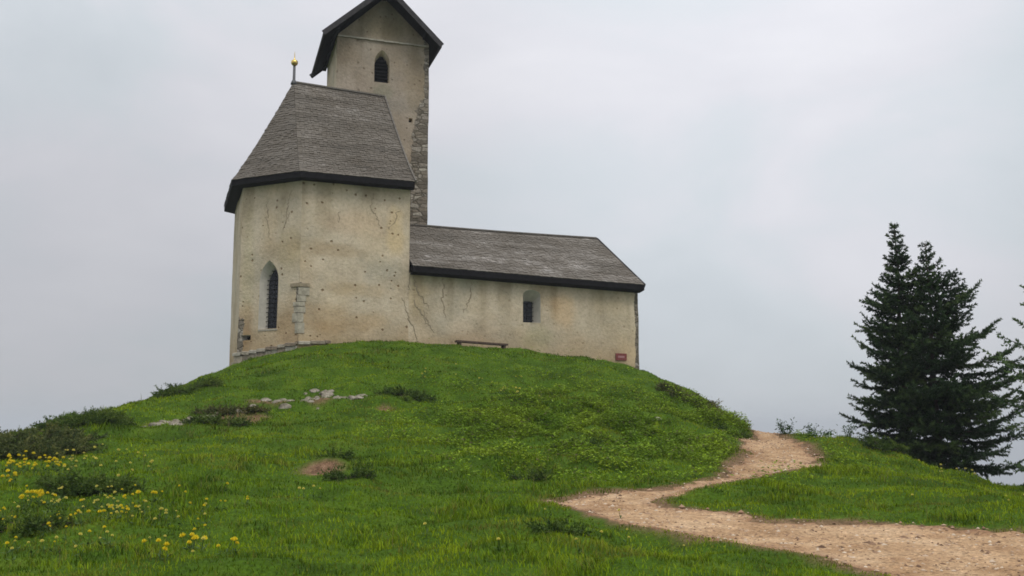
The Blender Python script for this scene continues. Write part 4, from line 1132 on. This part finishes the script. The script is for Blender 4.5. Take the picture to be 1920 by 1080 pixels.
for s_, dz in ((sl + .55, 0), (sr - .55, 0), (TWm, 0)):
    t = 1 - abs(s_ - TWm) / (TWm - sl); z = zE + (zP - zE) * min(t, 1) - .19
    pu.obox((*ft(s_, (f0 + f1) / 2), z), (*(UT * .07), 0), (*(NTW * ((f1 - f0) / 2 - .06)), 0), (0, 0, .085))
pu.build('purlin', M_dark, troof, ORG)

# finial
fb = MB(); x, y = fr(6.22, 37.55)
fb.lathe((x, y, 14.5), [(.0, 0), (.13, .0), (.10, .10), (.055, .18), (.05, .72), (.0, .74)], 14)
fin = fb.build('finial', M_lead, chapel, ORG, True)
bb = MB(); bb.lathe((x, y, 15.36), [(.005, -.13)] + [(.132 * math.sin(math.pi * i / 12), -.132 * math.cos(math.pi * i / 12)) for i in range(1, 12)] + [(.03, .132), (.018, .2), (.008, .42), (.0, .45)], 20)
bb.build('gilded_ball', M_gold, fin, ORG, True)

# ------------------------------------------------------------------ bench and waymark
M_bench = plain('bench_wood', (.095, .065, .05), .85, .15, 0, .35, 9)
BN = C0 - .42; zb = gz(*fr(12.47, BN)) ; zseat = 4.58
bench = empty('bench', (*fr(12.47, BN), zb), 'low weathered wooden bench against the nave wall, half hidden by the grass crest', 'bench')
og = bench.location
def bbox(mb, s0, s1, n0, n1, z0, z1):
    c = [(*fr(s0, n0), z0), (*fr(s1, n0), z0), (*fr(s1, n1), z0), (*fr(s0, n1), z0)]; mb.quadbox(c + [(a, b, z1) for a, b, _ in c])
b = MB(); bbox(b, 11.50, 13.44, BN - .17, BN - .005, zseat - .06, zseat); bbox(b, 11.52, 13.42, BN + .005, BN + .17, zseat - .06, zseat - .002); b.build('seat', M_bench, bench, og)
for s_ in (11.60, 13.28):
    b = MB(); bbox(b, s_, s_ + .08, BN - .14, BN + .14, zb - .15, zseat - .062); b.build('leg', M_bench, bench, og)
b = MB(); bbox(b, 11.683, 13.277, BN - .02, BN + .02, zseat - .30, zseat - .24); b.build('stretcher', M_bench, bench, og)

from mathutils import Quaternion
bench.rotation_mode = 'QUATERNION'; bench.rotation_quaternion = Quaternion((float(NN[0]), float(NN[1]), 0), R(2.2))
M_red = plain('faded_red_paint', (.19, .055, .05), .8, .15, 0, .25, 12)
M_pink = plain('faded_white_paint', (.33, .17, .17), .8, .15, 0, .2, 12)
q0 = fr(18.29, C0)
ww = .5 * float(wob(np.array((*q0, 4.23))))
sg = empty('trail_sign', (*(q0 + nS * .03), 4.22), 'small faded red trail sign with pale bar at right end of nave wall', 'sign')
def plate(name, s0, s1, z0, z1, d0, d1, mat):
    b = MB(); c = [(*(fr(s0, C0) + nS * d0), z0), (*(fr(s1, C0) + nS * d0), z0), (*(fr(s1, C0) + nS * d1), z0), (*(fr(s0, C0) + nS * d1), z0)]
    b.quadbox(c + [(a, e, z1) for a, e, _ in c]); return b.build(name, mat, sg, sg.location)
plate('sign_plate', 18.06, 18.52, 4.10, 4.36, .0, .055, M_red)
plate('centre_bar', 18.14, 18.42, 4.19, 4.27, .055, .061, M_pink)
# ------------------------------------------------------------------ air, sky, light, camera
hz = MB(); hz.quadbox([(-7900, -7900, -400), (7900, -7900, -400), (7900, 7900, -400), (-7900, 7900, -400), (-7900, -7900, 24), (7900, -7900, 24), (7900, 7900, 24), (-7900, 7900, 24)])
m = NT('haze_air'); pv = m.n('VolumePrincipled', {'Color': (.86, .90, .95), 'Density': HAZE, 'Anisotropy': .0})
m.nt.links.new(pv.outputs[0], m.out.inputs['Volume'])
ho = hz.build('haze', m.mat, attr=False); tag(ho, 'thin mountain mist filling the valley air', 'haze', kind='stuff')

world = bpy.data.worlds.new('World'); scene.world = world; world.use_nodes = True
wt = world.node_tree; wt.nodes.clear()
def wn(t, **p):
    n = wt.nodes.new('ShaderNode' + t)
    for k, v in p.items(): setattr(n, k, v)
    return n
SUN_EL, SUN_AZ = R(58), R(150)
sky = wn('TexSky'); sky.sky_type = 'NISHITA'; sky.sun_disc = False; sky.sun_elevation = SUN_EL; sky.sun_rotation = SUN_AZ
b1 = wn('Background'); wt.links.new(sky.outputs[0], b1.inputs[0]); b1.inputs[1].default_value = .06
tc = wn('TexCoord'); mp = wn('Mapping'); mp.inputs['Scale'].default_value = (1, 1, 2.2); wt.links.new(tc.outputs['Generated'], mp.inputs['Vector'])
nz = wn('TexNoise'); nz.inputs['Scale'].default_value = 2.3; nz.inputs['Detail'].default_value = 5; nz.inputs['Roughness'].default_value = .5; nz.inputs['Distortion'].default_value = .4
wt.links.new(mp.outputs[0], nz.inputs['Vector'])
cr = wn('ValToRGB'); e = cr.color_ramp.elements
stops = [(.32, (.57, .615, .655)), (.45, (.63, .67, .71)), (.56, (.695, .70, .745)), (.70, (.76, .76, .80))]
while len(e) < len(stops): e.new(.5)
for q, (p, c) in zip(e, stops): q.position = p; q.color = (*c, 1)
wt.links.new(nz.outputs['Fac'], cr.inputs[0])
# the cloud base is a little darker towards the horizon
sx = wn('SeparateXYZ'); wt.links.new(tc.outputs['Generated'], sx.inputs[0])
mr = wn('MapRange'); mr.inputs['From Min'].default_value = -.05; mr.inputs['From Max'].default_value = .30; mr.inputs['To Min'].default_value = .81; mr.inputs['To Max'].default_value = 1.05
wt.links.new(sx.outputs['Z'], mr.inputs['Value'])
b2 = wn('Background'); wt.links.new(cr.outputs[0], b2.inputs[0]); # overcast vault: brightest overhead
mz = wn('MapRange'); mz.inputs['From Min'].default_value = .32; mz.inputs['From Max'].default_value = 1.0; mz.inputs['To Min'].default_value = 0; mz.inputs['To Max'].default_value = .95
wt.links.new(sx.outputs['Z'], mz.inputs['Value'])
dt = wn('VectorMath', operation='DOT_PRODUCT'); dt.inputs[1].default_value = (.24, .93, .27); wt.links.new(tc.outputs['Generated'], dt.inputs[0])
mg = wn('MapRange', interpolation_type='SMOOTHSTEP'); mg.inputs['From Min'].default_value = .94; mg.inputs['From Max'].default_value = 1.0; mg.inputs['To Min'].default_value = 0; mg.inputs['To Max'].default_value = .17
wt.links.new(dt.outputs['Value'], mg.inputs['Value'])
a1 = wn('Math', operation='ADD'); a2 = wn('Math', operation='ADD')
wt.links.new(mr.outputs[0], a1.inputs[0]); wt.links.new(mz.outputs[0], a1.inputs[1])
wt.links.new(a1.outputs[0], a2.inputs[0]); wt.links.new(mg.outputs[0], a2.inputs[1])
dl = wn('VectorMath', operation='DOT_PRODUCT'); dl.inputs[1].default_value = (-.42, .905, .06); wt.links.new(tc.outputs['Generated'], dl.inputs[0])
ml = wn('MapRange', interpolation_type='SMOOTHSTEP'); ml.inputs['From Min'].default_value = .95; ml.inputs['From Max'].default_value = 1.0; ml.inputs['To Min'].default_value = 0; ml.inputs['To Max'].default_value = -.13
wt.links.new(dl.outputs['Value'], ml.inputs['Value'])
a3 = wn('Math', operation='ADD'); wt.links.new(a2.outputs[0], a3.inputs[0]); wt.links.new(ml.outputs[0], a3.inputs[1])
wt.links.new(a3.outputs[0], b2.inputs[1])
ms = wn('MixShader'); ms.inputs[0].default_value = .93
wt.links.new(b1.outputs[0], ms.inputs[1]); wt.links.new(b2.outputs[0], ms.inputs[2])
wo = wn('OutputWorld'); wt.links.new(ms.outputs[0], wo.inputs[0])

sl_ = bpy.data.lights.new('sun', 'SUN'); sl_.energy = 1.45; sl_.angle = R(22); sl_.color = (1, .965, .91)
so_ = bpy.data.objects.new('sun', sl_); col.objects.link(so_)
# light travels from the sun: azimuth measured like the sky texture (clockwise from +Y)
dv = Vector((math.sin(SUN_AZ) * math.cos(SUN_EL), math.cos(SUN_AZ) * math.cos(SUN_EL), math.sin(SUN_EL)))
so_.rotation_euler = dv.to_track_quat('Z', 'Y').to_euler(); so_.location = dv * 60

cam = bpy.data.cameras.new('camera'); co_ = bpy.data.objects.new('camera', cam); col.objects.link(co_)
cam.sensor_width = 36; cam.lens = 36 * 1900 / 1920; cam.clip_start = .1; cam.clip_end = 30000
co_.location = (0, 0, 1.6); co_.rotation_euler = (math.pi / 2 + math.atan(260 / 1900), 0, 0)
scene.camera = co_
scene.render.engine = 'CYCLES'
scene.cycles.use_denoising = True
scene.cycles.max_bounces = 5; scene.cycles.diffuse_bounces = 3; scene.cycles.glossy_bounces = 2; scene.cycles.transmission_bounces = 3; scene.cycles.transparent_max_bounces = 6; scene.cycles.volume_bounces = 0
scene.cycles.filter_width = 1.7
scene.view_settings.view_transform = 'Standard'; scene.view_settings.look = 'None'
scene.view_settings.exposure = 0.0; scene.view_settings.gamma = 1.0; scene.view_settings.use_curve_mapping = False
